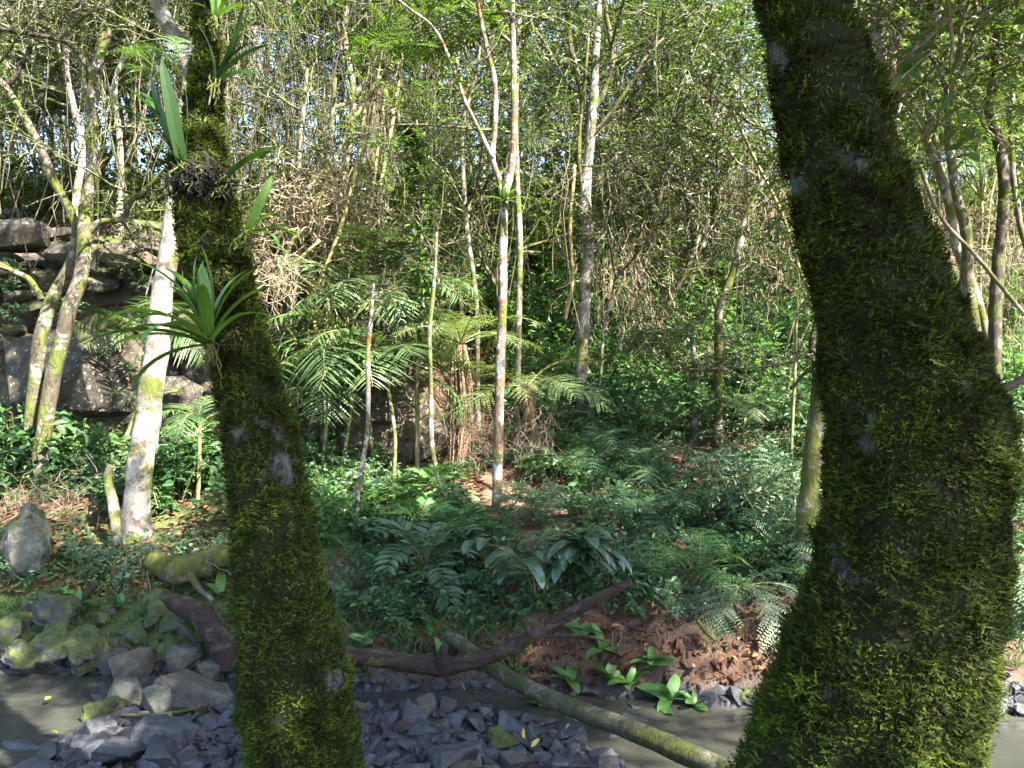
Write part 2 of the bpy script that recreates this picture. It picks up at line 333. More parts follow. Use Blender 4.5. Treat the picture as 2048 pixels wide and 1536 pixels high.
g = G(); nx, ny = len(ax), len(ay); i = np.arange(ny - 1)[:, None] * nx + np.arange(nx - 1)[None]
g.add(np.stack([X, Y, Z], -1).reshape(-1, 3), np.stack([i, i + 1, i + nx + 1, i + nx], -1).reshape(-1, 4))
GROUND = raw('ground', g, M_GROUND, kind='structure', smooth=True)
me = GROUND.data
mossv = (.55 * sstep(-1.2, -2.4, X) * sstep(10.5, 8.5, Y) + .1 + .25 * (fbm(np.stack([X, Y, 0 * X], -1), .7, 21) > .25) * sstep(12, 9, Y)).ravel()
me.attributes.new('moss', 'FLOAT', 'POINT').data.foreach_set('value', mossv.astype(np.float32))
me.attributes.new('wet', 'FLOAT', 'POINT').data.foreach_set('value', sstep(.2, .05, Z).ravel().astype(np.float32))
me.attributes.new('cliff', 'FLOAT', 'POINT').data.foreach_set('value', (sstep(12.0, 12.4, Y) * sstep(14.2, 13, Y) * sstep(-1.2, -2.2, X)).ravel().astype(np.float32))
g = G(); wx = np.linspace(-80, 80, 60); wy = np.array([4.2, 5, 6, 7, 8.2]); X2, Y2 = np.meshgrid(wx, wy); i = np.arange(4)[:, None] * 60 + np.arange(59)[None]
g.add(np.stack([X2, Y2, 0 * X2], -1).reshape(-1, 3), np.stack([i, i + 1, i + 61, i + 60], -1).reshape(-1, 4))
raw('stream', g, M_WATER, kind='structure', smooth=True)

# ------------------------------------------------------------------ rocks
def hull_mesh(name, seed, n, mat, box=.6, flat=(1, 1, 1)):
    r = np.random.default_rng(seed); p = r.normal(size=(n, 3)); p = norm(p); p = np.sign(p) * np.abs(p) ** box
    p *= r.uniform(.8, 1.05, (n, 1)); p *= np.asarray(flat) * (.55 if flat != (1, 1, 1) else 1.0)
    bm = bmesh.new(); [bm.verts.new(v) for v in p]; bmesh.ops.convex_hull(bm, input=bm.verts)
    bmesh.ops.delete(bm, geom=[v for v in bm.verts if not v.link_faces], context='VERTS')
    me = bpy.data.meshes.new(name); bm.to_mesh(me); bm.free(); me.materials.append(mat); return me
def boulder_mesh(name, seed, mat, sub=3, planes=14, rough=.09, flat=(1, 1, 1)):
    bm = bmesh.new(); bmesh.ops.create_icosphere(bm, subdivisions=sub, radius=1)
    r = np.random.default_rng(seed); v = np.array([x.co for x in bm.verts])
    for k in range(planes):
        n = norm(r.normal(size=3)); o = r.uniform(.56, .86); e = np.maximum(0, v @ n - o); v = v - n * e[:, None] * .93
    v = v * (1 + rough * fbm(v, 2.5, seed, 3))[:, None]; v *= np.asarray(flat)
    for x, c in zip(bm.verts, v): x.co = c
    me = bpy.data.meshes.new(name); bm.to_mesh(me); bm.free(); me.materials.append(mat)
    me.polygons.foreach_set('use_smooth', np.full(len(me.polygons), False)); return me
STW = [hull_mesh('stone', 100 + k, 15, R_WET, .55, (1, .8, .5)) for k in range(12)]
STD = [hull_mesh('stone dry', 140 + k, 16, R_DRY, .6, (1, .8, .6)) for k in range(8)]

def in_poly(px, py, poly):
    r = np.zeros(len(px), bool); q = np.array(poly, float); x2, y2 = np.roll(q[:, 0], 1), np.roll(q[:, 1], 1)
    for (a, b), c, d in zip(q, x2, y2):
        cr = ((b > py) != (d > py)); xi = (c - a) * (py - b) / (d - b + 1e-12) + a; r ^= cr & (px < xi)
    return r
def sample_poly(poly, n, rng):
    q = np.array(poly, float); out = np.zeros((0, 2))
    while len(out) < n:
        c = rng.uniform(q.min(0), q.max(0), (n * 3, 2)); out = np.vstack([out, c[in_poly(c[:, 0], c[:, 1], poly)]])
    return out[:n]
BAR = [(0, 1580), (60, 1500), (150, 1440), (230, 1385), (330, 1368), (470, 1362), (720, 1378), (880, 1392), (1010, 1430), (1130, 1480), (1290, 1580)]
r = np.random.default_rng(5); placed = []
pts = sample_poly(BAR, 5200, r); dd = hit(pts[:, 0], pts[:, 1], d0=4.5); W = np.stack(P(pts[:, 0], pts[:, 1], dd), -1)
ns = 0
for k, (x, y, z) in enumerate(W):
    up = pts[k, 1] < 1430 and pts[k, 0] < 480
    rad = float(r.lognormal(math.log(.06 if ns > 45 else .095), .34))
    if up and ns < 60: rad *= 1.35
    if any((x - a) ** 2 + (y - b) ** 2 < ((rad + c) * .62) ** 2 for a, b, c in placed): continue
    placed.append((x, y, rad)); dry = up and r.random() < .75 or r.random() < .06
    me = (STD if dry else STW)[r.integers(8 if dry else 12)]
    part('stone', me, GROUND, (x, y, float(H(x, y)) + rad * .18), rot_euler(r.normal(0, .35), r.normal(0, .35), r.uniform(0, 6.28)), (rad * 2.1, rad * 2.0, rad * 2.0))
    ns += 1
    if ns >= 248: break
g = G(); vs_ = [(np.array([v.co for v in m.vertices]), np.array([p.vertices for p in m.polygons])) for m in STW[:6]]
gpts = np.vstack([sample_poly(BAR, 2000, r), sample_poly([(1220, 1480), (1330, 1500), (1340, 1560), (1200, 1560)], 90, r), sample_poly([(1360, 1395), (1560, 1420), (1560, 1440), (1340, 1440)], 150, r), sample_poly([(1950, 1375), (2048, 1385), (2048, 1440), (1950, 1420)], 220, r), sample_poly([(0, 1310), (480, 1330), (480, 1370), (0, 1345)], 160, r), sample_poly([(700, 1380), (1400, 1400), (1400, 1440), (700, 1395)], 130, r)])
gd = hit(gpts[:, 0], gpts[:, 1], d0=4.5); gw = np.stack(P(gpts[:, 0], gpts[:, 1], gd), -1)
for k, q in enumerate(gw):
    v, f = vs_[k % 6]; s = r.lognormal(math.log(.068), .45)
    g.add(v @ (rot_euler(r.normal(0, .5), r.normal(0, .5), r.uniform(0, 6.28)) * s).T + [q[0], q[1], float(H(q[0], q[1])) + s * .15], f)
raw('gravel', g, R_WET, 'dark angular gravel between the stones of the streambed', 'gravel', kind='stuff')

BSM = [boulder_mesh('boulder', 300 + k, R_MOSS, 4, 15, .2) for k in range(8)]
BSD = [hull_mesh('boulder dry', 330 + k, 26, R_DRY, .5) for k in range(6)]
BSW = [hull_mesh('boulder wet', 350 + k, 22, R_WET, .45) for k in range(5)]
def boulder(px, py, wpx, hpx, label, ms=BSM, seed=0, d=None, depth=.9, group=None):
    r = np.random.default_rng(seed + int(px) * 7 + int(py)); d = d or float(hit(px, py + hpx * .45)[0])
    q = P(px, py, d); sx, sz = wpx / F * d / 2 * 1.12, hpx / F * d / 2 * 1.15
    o = part('boulder', ms[r.integers(len(ms))], None, q, np.eye(3), (sx, sx * depth, sz))
    o.rotation_euler = (r.normal(0, .15), r.normal(0, .15), r.uniform(-.6, .6)); return tag(o, label, 'rock', group)
for a in [
    (58, 1085, 120, 150, 'tall mossy boulder, yellow-green on top, at the left edge below the twin trunks'),
    (115, 1225, 95, 80, 'mossy boulder under a thin root on the left bank, left of the curved stump'),
    (175, 1292, 95, 95, 'rounded bright moss covered boulder right at the left waterline'),
    (55, 1315, 100, 65, 'low mossy boulder at the waterline by the left edge'),
    (110, 1290, 120, 70, 'dark mossy boulder wedged behind the two waterline boulders'),
    (15, 1265, 80, 70, 'mossy boulder cut off by the left edge above the water'),
    (30, 1300, 60, 50, 'small dark mossy rock at the left edge beside the low boulder')]: boulder(*a)
for a in [
    (262, 1335, 75, 60, 'wedge shaped grey-green rock dipping into the water right of the rounded boulder', BSD),
    (365, 1332, 55, 28, 'flat pale oval rock on the shore below the curved stump', BSD),
    (215, 1315, 70, 35, 'grey rock lying between the rounded boulder and the wedge rock', BSD),
    (375, 1315, 70, 45, 'grey-green rock just above the flat oval shore rock', BSD),
    (420, 1340, 55, 40, 'grey shore rock tucked against the foot of the curved stump', BSD),
    (250, 1390, 70, 55, 'pale tan rock at the left tip of the stone pile', BSD),
    (372, 1390, 120, 70, 'largest pale grey-green rock crowning the stone pile', BSD),
    (318, 1405, 60, 60, 'grey-green block left of the largest rock on the stone pile', BSD),
    (205, 1425, 85, 55, 'moss topped rock at the water edge of the stone pile', BSM),
    (430, 1402, 70, 50, 'ochre stained rock right of the largest pale rock', BSD),
    (325, 1475, 110, 60, 'broad bluish slab below the stick on the stone pile', BSW),
    (330, 1510, 100, 55, 'light blue faceted slab at the bottom of the stone pile', BSW),
    (240, 1510, 95, 50, 'dark flat slab in the water near the bottom edge', BSW),
    (45, 1505, 80, 40, 'dark wet slab in the bottom left corner of the stream', BSW),
    (910, 1520, 110, 60, 'broad dark slab at the bottom edge, middle of the gravel bar', BSW),
    (1000, 1478, 70, 40, 'low rock with a bright moss cap on the gravel bar', BSM),
    (850, 1412, 45, 40, 'pale green topped rock at the far edge of the gravel bar', BSD),
    (1265, 1455, 60, 35, 'dark cracked slab lying under the mossy fallen pole', BSW),
    (1500, 1395, 50, 40, 'dark mossy rock at the waterline beside the right mossy trunk', BSM),
    (1455, 1405, 45, 25, 'dark blue rock at the foot of the red soil bank', BSW)]: boulder(*a[:5], ms=a[5])

# rock cliff on the left hillside: separate blocks
cliff = thing('rock_cliff', 'layered brown rock cliff with dark cracks behind the twin trunks at left', 'cliff', (-6, 12.2, 1.6))
BLK = [hull_mesh('rock_block', 500 + k, 34, R_CLIFF, .42) for k in range(10)]
BLKB = [boulder_mesh('rock_block', 540 + k, R_CLIFF, 3, 18, .1) for k in range(8)]
r = np.random.default_rng(8)
for k in range(230):
    x = r.uniform(-12, -1.8); top = 5.0 - .55 * max(0, x + 4.5); z = 1.5 + (top - 1.5) * r.random() ** .9
    big = z < 3.1; wd = r.uniform(.4, 1.7) if big else r.uniform(.25, .9); hgt = wd * (r.uniform(.45, .9) if big else r.uniform(.2, .5))
    y = 12.5 + .08 * (z - 1.5) + r.normal(0, .2) - .25 * (z > 3.3) * r.random()
    part('rock_block', BLKB[r.integers(8)] if r.random() < .7 else BLK[r.integers(10)], cliff, np.array([x, y, z]) - [-6, 12.2, 1.6], rot_euler(r.normal(0, .25), r.normal(.1, .22), r.normal(0, .3)), (wd * .62, wd * r.uniform(.4, .7), hgt * .66))

# ------------------------------------------------------------------ foliage library
def twig(g, p0, dirn, length, nleaf, lt, lsize, rr, wood=0, leaf=1, rad=.005, sides=3, planar=.6, droop=.25):
    d = norm(dirn); n = 5; t = np.linspace(0, 1, n); side = norm(rr.normal(size=3))
    path = p0 + d * (t * length)[:, None] + side * (np.sin(t * 2.5) * length * .1)[:, None] - np.array([0, 0, 1]) * (droop * length * t ** 2)[:, None]
    if rad: addtube(g, path, np.linspace(rad, rad * .4, n), sides, wood, caps=False)
    k = np.arange(nleaf); u = .12 + .88 * (k + rr.random(nleaf) * .6) / nleaf; u = np.clip(u, 0, 1)
    pos = np.stack([np.interp(u, t, path[:, c]) for c in range(3)], -1)
    s = norm(np.cross(d, [0, 0, 1.0]) + 1e-3); sg = np.where(k % 2, 1.0, -1.0)[:, None]
    f = s * sg * 1.0 + d * .65 + rr.normal(0, .35, (nleaf, 3)); f[:, 2] -= .15
    up = np.array([0, 0, 1.0]) + rr.normal(0, planar, (nleaf, 3))
    M = frames(f, up) * (lsize * rr.uniform(.65, 1.2, nleaf))[:, None, None]
    g.scatter(lt[0], lt[1], M, pos, leaf); return path
def branch_geo(seed, length=2.0, nsub=12, ntw=3, nleaf=11, lsize=.075, lt=None, rad=.022, upw=.25, twl=.42, wood=True):
    rr = np.random.default_rng(seed); g = G(); lt = lt or leaf_t(.24)
    n = 9; t = np.linspace(0, 1, n); yaw = np.cumsum(rr.normal(0, .22, n)); pit = upw + np.cumsum(rr.normal(-.03, .16, n))
    st = np.stack([np.sin(yaw) * np.cos(pit), np.cos(yaw) * np.cos(pit), np.sin(pit)], -1) * length / (n - 1)
    path = np.vstack([[0, 0, 0], np.cumsum(st, 0)[:-1]])
    addtube(g, path, rad * (1 - .75 * t), 5, 0, caps=False)
    for k in range(nsub):
        u = .15 + .85 * (k + rr.random()) / nsub; p0 = np.array([np.interp(u, t, path[:, c]) for c in range(3)])
        ax_ = norm(path[min(n - 1, int(u * n))] - path[max(0, int(u * n) - 1)] + 1e-6)
        d = norm(ax_ * .7 + rr.normal(0, .65, 3) + [0, 0, .1]); L = length * (.2 + .28 * (1 - u)) * rr.uniform(.7, 1.3)
        pp = p0 + d * (np.linspace(0, 1, 5) * L)[:, None] + rr.normal(0, .03, (5, 3)) * L; pp[0] = p0
        if wood: addtube(g, pp, np.linspace(rad * .45, rad * .15, 5), 4, 0, caps=False)
        for j in range(ntw):
            q = pp[1 + (j * 4) // ntw + 0] if j < ntw - 1 else pp[-1]
            twig(g, q, d + rr.normal(0, .7, 3), twl * rr.uniform(.6, 1.3), nleaf, lt, lsize, rr, rad=.005 if wood else 0)
    return g
def pinnate_leaf(L=.4, n=9, w=.2, ll=.11, droop=.35):  # compound leaf as a G (mat 1 leaf)
    g = G(); t = np.linspace(.12, 1, n); lt = leaf_t(w, .05, .1)
    for k, u in enumerate(t):
        p = np.array([0, u * L, -droop * L * u * u])
        for s in (-1, 1):
            M = frames(np.array([[s, .45, -.25]]), [0, .2, 1]) * (ll * (1 - .35 * abs(2 * u - 1.1)))
            g.scatter(lt[0], lt[1], M, p[None], 1)
    addtube(g, [[0, 0, 0], [0, L * .5, -droop * L * .25], [0, L, -droop * L]], .004, 3, 0, caps=False); return g
def branch_pinnate(seed, length=2.0, nb=46, L=.42):
    rr = np.random.default_rng(seed); g = G(); n = 9; t = np.linspace(0, 1, n); yaw = np.cumsum(rr.normal(0, .2, n)); pit = .3 + np.cumsum(rr.normal(-.04, .14, n))
    st = np.stack([np.sin(yaw) * np.cos(pit), np.cos(yaw) * np.cos(pit), np.sin(pit)], -1) * length / (n - 1)
    path = np.vstack([[0, 0, 0], np.cumsum(st, 0)[:-1]]); addtube(g, path, .018 * (1 - .7 * t), 5, 0, caps=False)
    pl = pinnate_leaf(L)
    for k in range(nb):
        u = .2 + .8 * rr.random(); p = np.array([np.interp(u, t, path[:, c]) for c in range(3)])
        M = frames(norm(rr.normal(0, 1, 3) * [1, 1, .5] + [0, .5, .1])[None], [0, 0, 1])[0] * rr.uniform(.6, 1.2)
        g.merge(pl, M, p + rr.normal(0, .12, 3))
    return g
def clump_geo(seed, h=.6, nst=9, ntw=4, nleaf=9, lsize=.09, lt=None, spread=.8, twl=.25, wood=True):
    rr = np.random.default_rng(seed); g = G(); lt = lt or leaf_t(.26)
    for k in range(nst):
        a = rr.uniform(0, 6.28); d = norm([math.cos(a) * spread * rr.uniform(.3, 1), math.sin(a) * spread * rr.uniform(.3, 1), 1.0])
        L = h * rr.uniform(.55, 1.15); t = np.linspace(0, 1, 5)
        pp = np.array([rr.normal(0, .07), rr.normal(0, .07), -.05]) + d * (t * L)[:, None] + np.array([0, 0, -1]) * (t ** 2 * L * .15)[:, None]
        addtube(g, pp, np.linspace(.008, .003, 5) * (h / .6), 4 if wood else 3, 0, caps=False)
        for j in range(ntw):
            u = .3 + .7 * (j + rr.random()) / ntw; q = np.array([np.interp(u, t, pp[:, c]) for c in range(3)])
            twig(g, q, d * .5 + rr.normal(0, .7, 3), twl * rr.uniform(.6, 1.3), nleaf, lt, lsize, rr, rad=.003 if wood else 0)
    return g
def frond_geo(L=1.0, npin=16, pl=.28, pinnule=8, arch=(.9, -1.5), w=.42, rad=.008, bip=True, bw=.07, bdroop=.3, t0=.12, sweep=.5, vee=.15, lt=None, nseg=12, prof=None):
    """frond along +Y from the origin, arching in the YZ plane; arch = (start pitch, change of pitch)"""
    jr = np.random.default_rng(int(L * 1000 + npin * 7 + abs(arch[1]) * 100)); g = G(); t = np.linspace(0, 1, nseg); pit = arch[0] + arch[1] * t ** 1.2
    st = np.stack([.12 * np.sin(t * 4 + npin), np.cos(pit), np.sin(pit)], -1) * L / (nseg - 1); path = np.vstack([[0, 0, 0], np.cumsum(st, 0)[:-1]])
    addtube(g, path, rad * (1 - .8 * t), 4, 0, caps=False)
    tn = norm(np.gradient(path, axis=0))
    dt = diamond_t(.32); u = np.linspace(t0, .985, npin)
    pr = prof or (lambda x: np.sin(math.pi * np.clip(.12 + .86 * x, 0, 1)) ** .75)
    for k, a in enumerate(u):
        p = np.array([np.interp(a, t, path[:, c]) for c in range(3)]); d = norm(np.array([np.interp(a, t, tn[:, c]) for c in range(3)]))
        up = np.cross([1.0, 0, 0], d); ln = pl * pr((a - t0) / (1 - t0))
        for s in (-1, 1):
            ln = pl * pr((a - t0) / (1 - t0)) * jr.uniform(.82, 1.12); f = norm(np.array([s, 0, 0]) + d * (sweep * (1 + .8 * a) + jr.normal(0, .11)) + up * (vee + jr.normal(0, .13)))
            if bip:
                m = max(3, int(pinnule * ln / pl) + 2); uu = np.linspace(.06, 1, m); dz = -jr.uniform(.12, .42) * ln * uu ** 2
                pp = p + f * (uu * ln)[:, None] + np.array([0, 0, 1]) * dz[:, None]
                wl = ln * w * .5 * (1 - .82 * uu ** 1.3) + .004; e = norm(np.cross(f, up))
                for s2 in (-1, 1):
                    M = frames(norm(np.broadcast_to(e * s2 + f * .8, (m, 3)) + jr.normal(0, .12, (m, 3))), up) * wl[:, None, None]; M[:, :, 0] *= .62 * (ln / m) / (wl[:, None] * .5 + 1e-6) * .9
                    g.scatter(dt[0], dt[1], M, pp, 1)
            else:
                l2 = lt or blade_t(bw, bdroop); M = frames(f[None], up) * ln
                g.scatter(l2[0], l2[1], M, p[None], 1)
    return g
def strap_geo(L=.4, w=.045, arch=(1.2, -1.2), fold=.35, tip=.55, nseg=9):
    g = G(); t = np.linspace(0, 1, nseg); pit = arch[0] + arch[1] * t ** 1.3
    st = np.stack([0 * t, np.cos(pit), np.sin(pit)], -1) * L / (nseg - 1); p = np.vstack([[0, 0, 0], np.cumsum(st, 0)[:-1]])
    nrm = np.stack([0 * t, -np.sin(pit), np.cos(pit)], -1)
    ww = w * np.where(t < tip, .75 + .25 * np.sin(t / tip * math.pi / 2), np.sqrt(np.clip(1 - ((t - tip) / (1.001 - tip)) ** 2, 0, 1))); ww = np.maximum(ww, .001)
    lft = p - np.array([1, 0, 0]) * ww[:, None] + nrm * (fold * ww)[:, None]; rgt = p + np.array([1, 0, 0]) * ww[:, None] + nrm * (fold * ww)[:, None]
    v = np.vstack([lft, p, rgt]); q = []
    for k in range(nseg - 1): q += [[k, nseg + k, nseg + k + 1, k + 1], [nseg + k, 2 * nseg + k, 2 * nseg + k + 1, nseg + k + 1]]
    return g.add(v, q, 0)
def tangle_geo(seed, n=420, size=(.9, .5, .7), L=.5, hang=.5, rad=.0045, curl=.9):
    rr = np.random.default_rng(seed); g = G()
    for k in range(n):
        p = rr.normal(0, .42, 3) * size; d = norm(rr.normal(size=3) + [0, 0, -hang * 2]); pts = [p]
        for j in range(6):
            d = norm(d + rr.normal(0, curl * .5, 3) + [0, 0, -hang * .35]); p = p + d * L * rr.uniform(.7, 1.3) / 6; pts.append(p)
        addtube(g, pts, rad * rr.uniform(.5, 1.3), 3, 0, caps=False)
    return g

BR = {'canopy': [branch_geo(600 + k).mesh('foliage_branch', [B_TWIG, L_CANOPY]) for k in range(5)],
      'bright': [branch_geo(610 + k, lsize=.085).mesh('foliage_branch', [B_TWIG, L_BRIGHT]) for k in range(4)],
      'olive': [branch_geo(620 + k, lsize=.06, nleaf=13, ntw=4, lt=leaf_t(.2)).mesh('foliage_branch', [B_TWIG, L_OLIVE]) for k in range(5)],
      'pinnate': [branch_pinnate(630 + k).mesh('foliage_branch', [B_TWIG, L_BRIGHT]) for k in range(3)],
      'shade': [branch_geo(640 + k, lsize=.085).mesh('foliage_branch', [B_TWIG, L_SHADE]) for k in range(3)],
      'broad': [branch_geo(670 + k, 1.8, 9, 3, 6, .17, leaf_t(.27, .1, .2), .022, .25, .45).mesh('foliage_branch', [B_TWIG, L_BRIGHT]) for k in range(3)],
      'bare': [branch_geo(650 + k, nleaf=2, lsize=.05).mesh('bare_branch', [B_TWIG, L_OLIVE]) for k in range(3)]}
FR = {'palm': [frond_geo(1.35, 30, .5, arch=(a, b), bip=False, bw=.03, bdroop=.35, rad=.013, t0=.16, sweep=.45, vee=.1).mesh('frond', [B_STEM, L_PALM]) for a, b in ((1.15, -2.1), (.95, -2.3), (1.3, -1.7))],
      'bigpalm': [frond_geo(2.6, 46, .55, arch=(a, b), bip=False, bw=.028, bdroop=.5, rad=.022, t0=.2, sweep=.6).mesh('frond', [B_STEM, L_PALM]) for a, b in ((1.25, -1.5), (1.0, -1.7))],
      'treefern': [frond_geo(1.5, 18, .4, 12, arch=(a, b), rad=.012, w=.24).mesh('frond', [B_STEM, L_FERN]) for a, b in ((.5, -1.2), (.35, -1.15), (.65, -1.5))],
      'fern': [frond_geo(.75, 15, .24, 9, arch=(a, b), rad=.006, w=.24).mesh('frond', [B_STEM, L_DFERN]) for a, b in ((.9, -1.6), (.6, -1.4), (1.1, -2.0))],
      'droop': [frond_geo(.85, 17, .24, 9, arch=(a, b), rad=.006, w=.24).mesh('frond', [B_STEM, L_GFERN]) for a, b in ((.35, -1.9), (.0, -1.5))],
      'lfern': [frond_geo(.7, 14, .22, 9, arch=(a, b), rad=.006, w=.24).mesh('frond', [B_STEM, L_HERB]) for a, b in ((.9, -1.6), (.6, -1.4))],
      'cycad': [frond_geo(.72, 12, .15, arch=(a, b), bip=False, rad=.007, sweep=.5, lt=leaf_t(.21, .05, .12), t0=.25, prof=lambda x: .75 + .35 * np.sin(math.pi * np.clip(x, 0, 1))).mesh('frond', [B_STEM, L_BLUE]) for a, b in ((1.0, -1.9), (.6, -1.9), (1.2, -1.4))],
      'cycadg': [frond_geo(.7, 11, .16, arch=(a, b), bip=False, rad=.007, sweep=.5, lt=leaf_t(.2, .05, .12), t0=.25).mesh('frond', [B_STEM, L_HERB]) for a, b in ((1.1, -1.6), (.7, -1.5))]}

def orient(yaw, tilt=0.0, roll=0.0): return np.array(Matrix.Rotation(yaw, 3, 'Z') @ Matrix.Rotation(tilt, 3, 'X') @ Matrix.Rotation(roll, 3, 'Y'))
def yaw_dir(d): return math.atan2(-d[0], d[1])        # rotation about Z that takes +Y to d

# ------------------------------------------------------------------ trees
def stem_path(pts, d0, d1=None, n=None, ext=0.0, bow=.0, seed=0):
    """pixel polyline (x, y, width) -> world path and radii; ext lengthens the upper end by metres"""
    a = np.array(pts, float); d1 = d1 or d0; s = np.linspace(0, 1, len(a)); D = d0 + (d1 - d0) * s
    w = np.stack([(a[:, 0] - CX) / F * D, D, CAMZ - (a[:, 1] - CY) / F * D], -1); r = a[:, 2] / F * D / 2
    if ext: e = norm(norm(w[-1] - w[-2]) + [0, 0, .3]); w = np.vstack([w, w[-1] + e * ext]); r = np.append(r, r[-1] * .55)
    n = n or max(10, len(w) * 5); q = spline(np.column_stack([w, r]), n)
    rr = np.random.default_rng(seed + 3); L = np.linalg.norm(w[-1] - w[0]); 
    wig = fbm(np.column_stack([q[:, 2] * 1.3, 0 * q[:, 0] + seed * 1.7, 0 * q[:, 0]]), 1.0, seed)
    q[:, 1] += wig * .06 * min(1, L / 4)
    return q[:, :3], np.maximum(q[:, 3], .003)
TREES = []
def tree(label, pts, d=None, d1=None, mat=B_PALE, ext=2.0, limbs=(), foliage=(), nb=0, kind='canopy', bt=(.6, 1.0), bs=(.8, 1.3), seed=0, name='tree', cat='tree', group=None, sides=12, wob=.1, flare=.5, ground=True):
    rr = np.random.default_rng(seed + 1000); p0 = pts[0]
    if d is None: d = float(hit(p0[0], p0[1])[0])
    path, rad = stem_path(pts, d, d1, ext=ext, seed=seed)
    if ground:
        hz = float(H(path[0, 0], path[0, 1]))
        if path[0, 2] > hz + .02:
            q = spline(np.vstack([[path[0, 0], path[0, 1], hz], path[0]]), max(3, int((path[0, 2] - hz) / .15)))[:-1]
            path = np.vstack([q, path]); rad = np.concatenate([np.full(len(q), rad[0]), rad])
        hb = path[:, 2] - path[0, 2]; rad = rad * (1 + flare * np.exp(-hb / .18)); path = np.vstack([path[0] - [0, 0, .12], path]); rad = np.append(rad[0] * 1.15, rad)
    base = path[0].copy(); root = thing(name, label, cat, base, group)
    g = addtube(G(), path - base, rad, sides, wob=wob, seed=seed, wscale=9); part('trunk', g.mesh('trunk', mat, True), root)
    allp = [(path, rad)]
    for L in limbs:
        lp, lr = stem_path(L['p'], L.get('d', d), L.get('d1'), ext=L.get('ext', 1.2), seed=seed + len(allp))
        g = addtube(G(), lp - base, lr, max(6, sides - 4), wob=wob, seed=seed, wscale=9); part('limb', g.mesh('limb', L.get('mat', mat), True), root); allp.append((lp, lr))
    for k in range(nb):
        lp, lr = allp[k % len(allp)]; t0, t1 = bt if k % len(allp) == 0 else (.35, 1.0)
        u = int((t0 + (t1 - t0) * rr.random()) * (len(lp) - 1)); ms = BR[kind if isinstance(kind, str) else kind[rr.integers(len(kind))]]
        part('foliage_branch', ms[rr.integers(len(ms))], root, lp[u] - base, orient(rr.uniform(0, 6.28), rr.normal(.15, .3), rr.uniform(-.6, .6)), rr.uniform(*bs) * (d / 12) ** .25)
    for (px, py, s, kd) in foliage:
        q = P(px, py, d + rr.normal(0, .5)); lp = np.vstack([a for a, b in allp]); u = lp[np.argmin(np.linalg.norm(lp - q, axis=1))]
        dirn = norm(q - u + rr.normal(0, .2, 3)); ms = BR[kd]; L = np.linalg.norm(q - u); st = q - dirn * min(L, s)
        tl = math.asin(np.clip(dirn[2], -1, 1)) - .25
        if L > s + .1:
            g = addtube(G(), spline([u, (u + st) / 2 + rr.normal(0, .1, 3), st], 8) - base, np.linspace(.022, .014, 8) * s, 5); part('limb', g.mesh('limb', mat, True), root)
        part('foliage_branch', ms[rr.integers(len(ms))], root, st - base, orient(yaw_dir(dirn), tl, rr.uniform(-.5, .5)), s)
    return root, allp

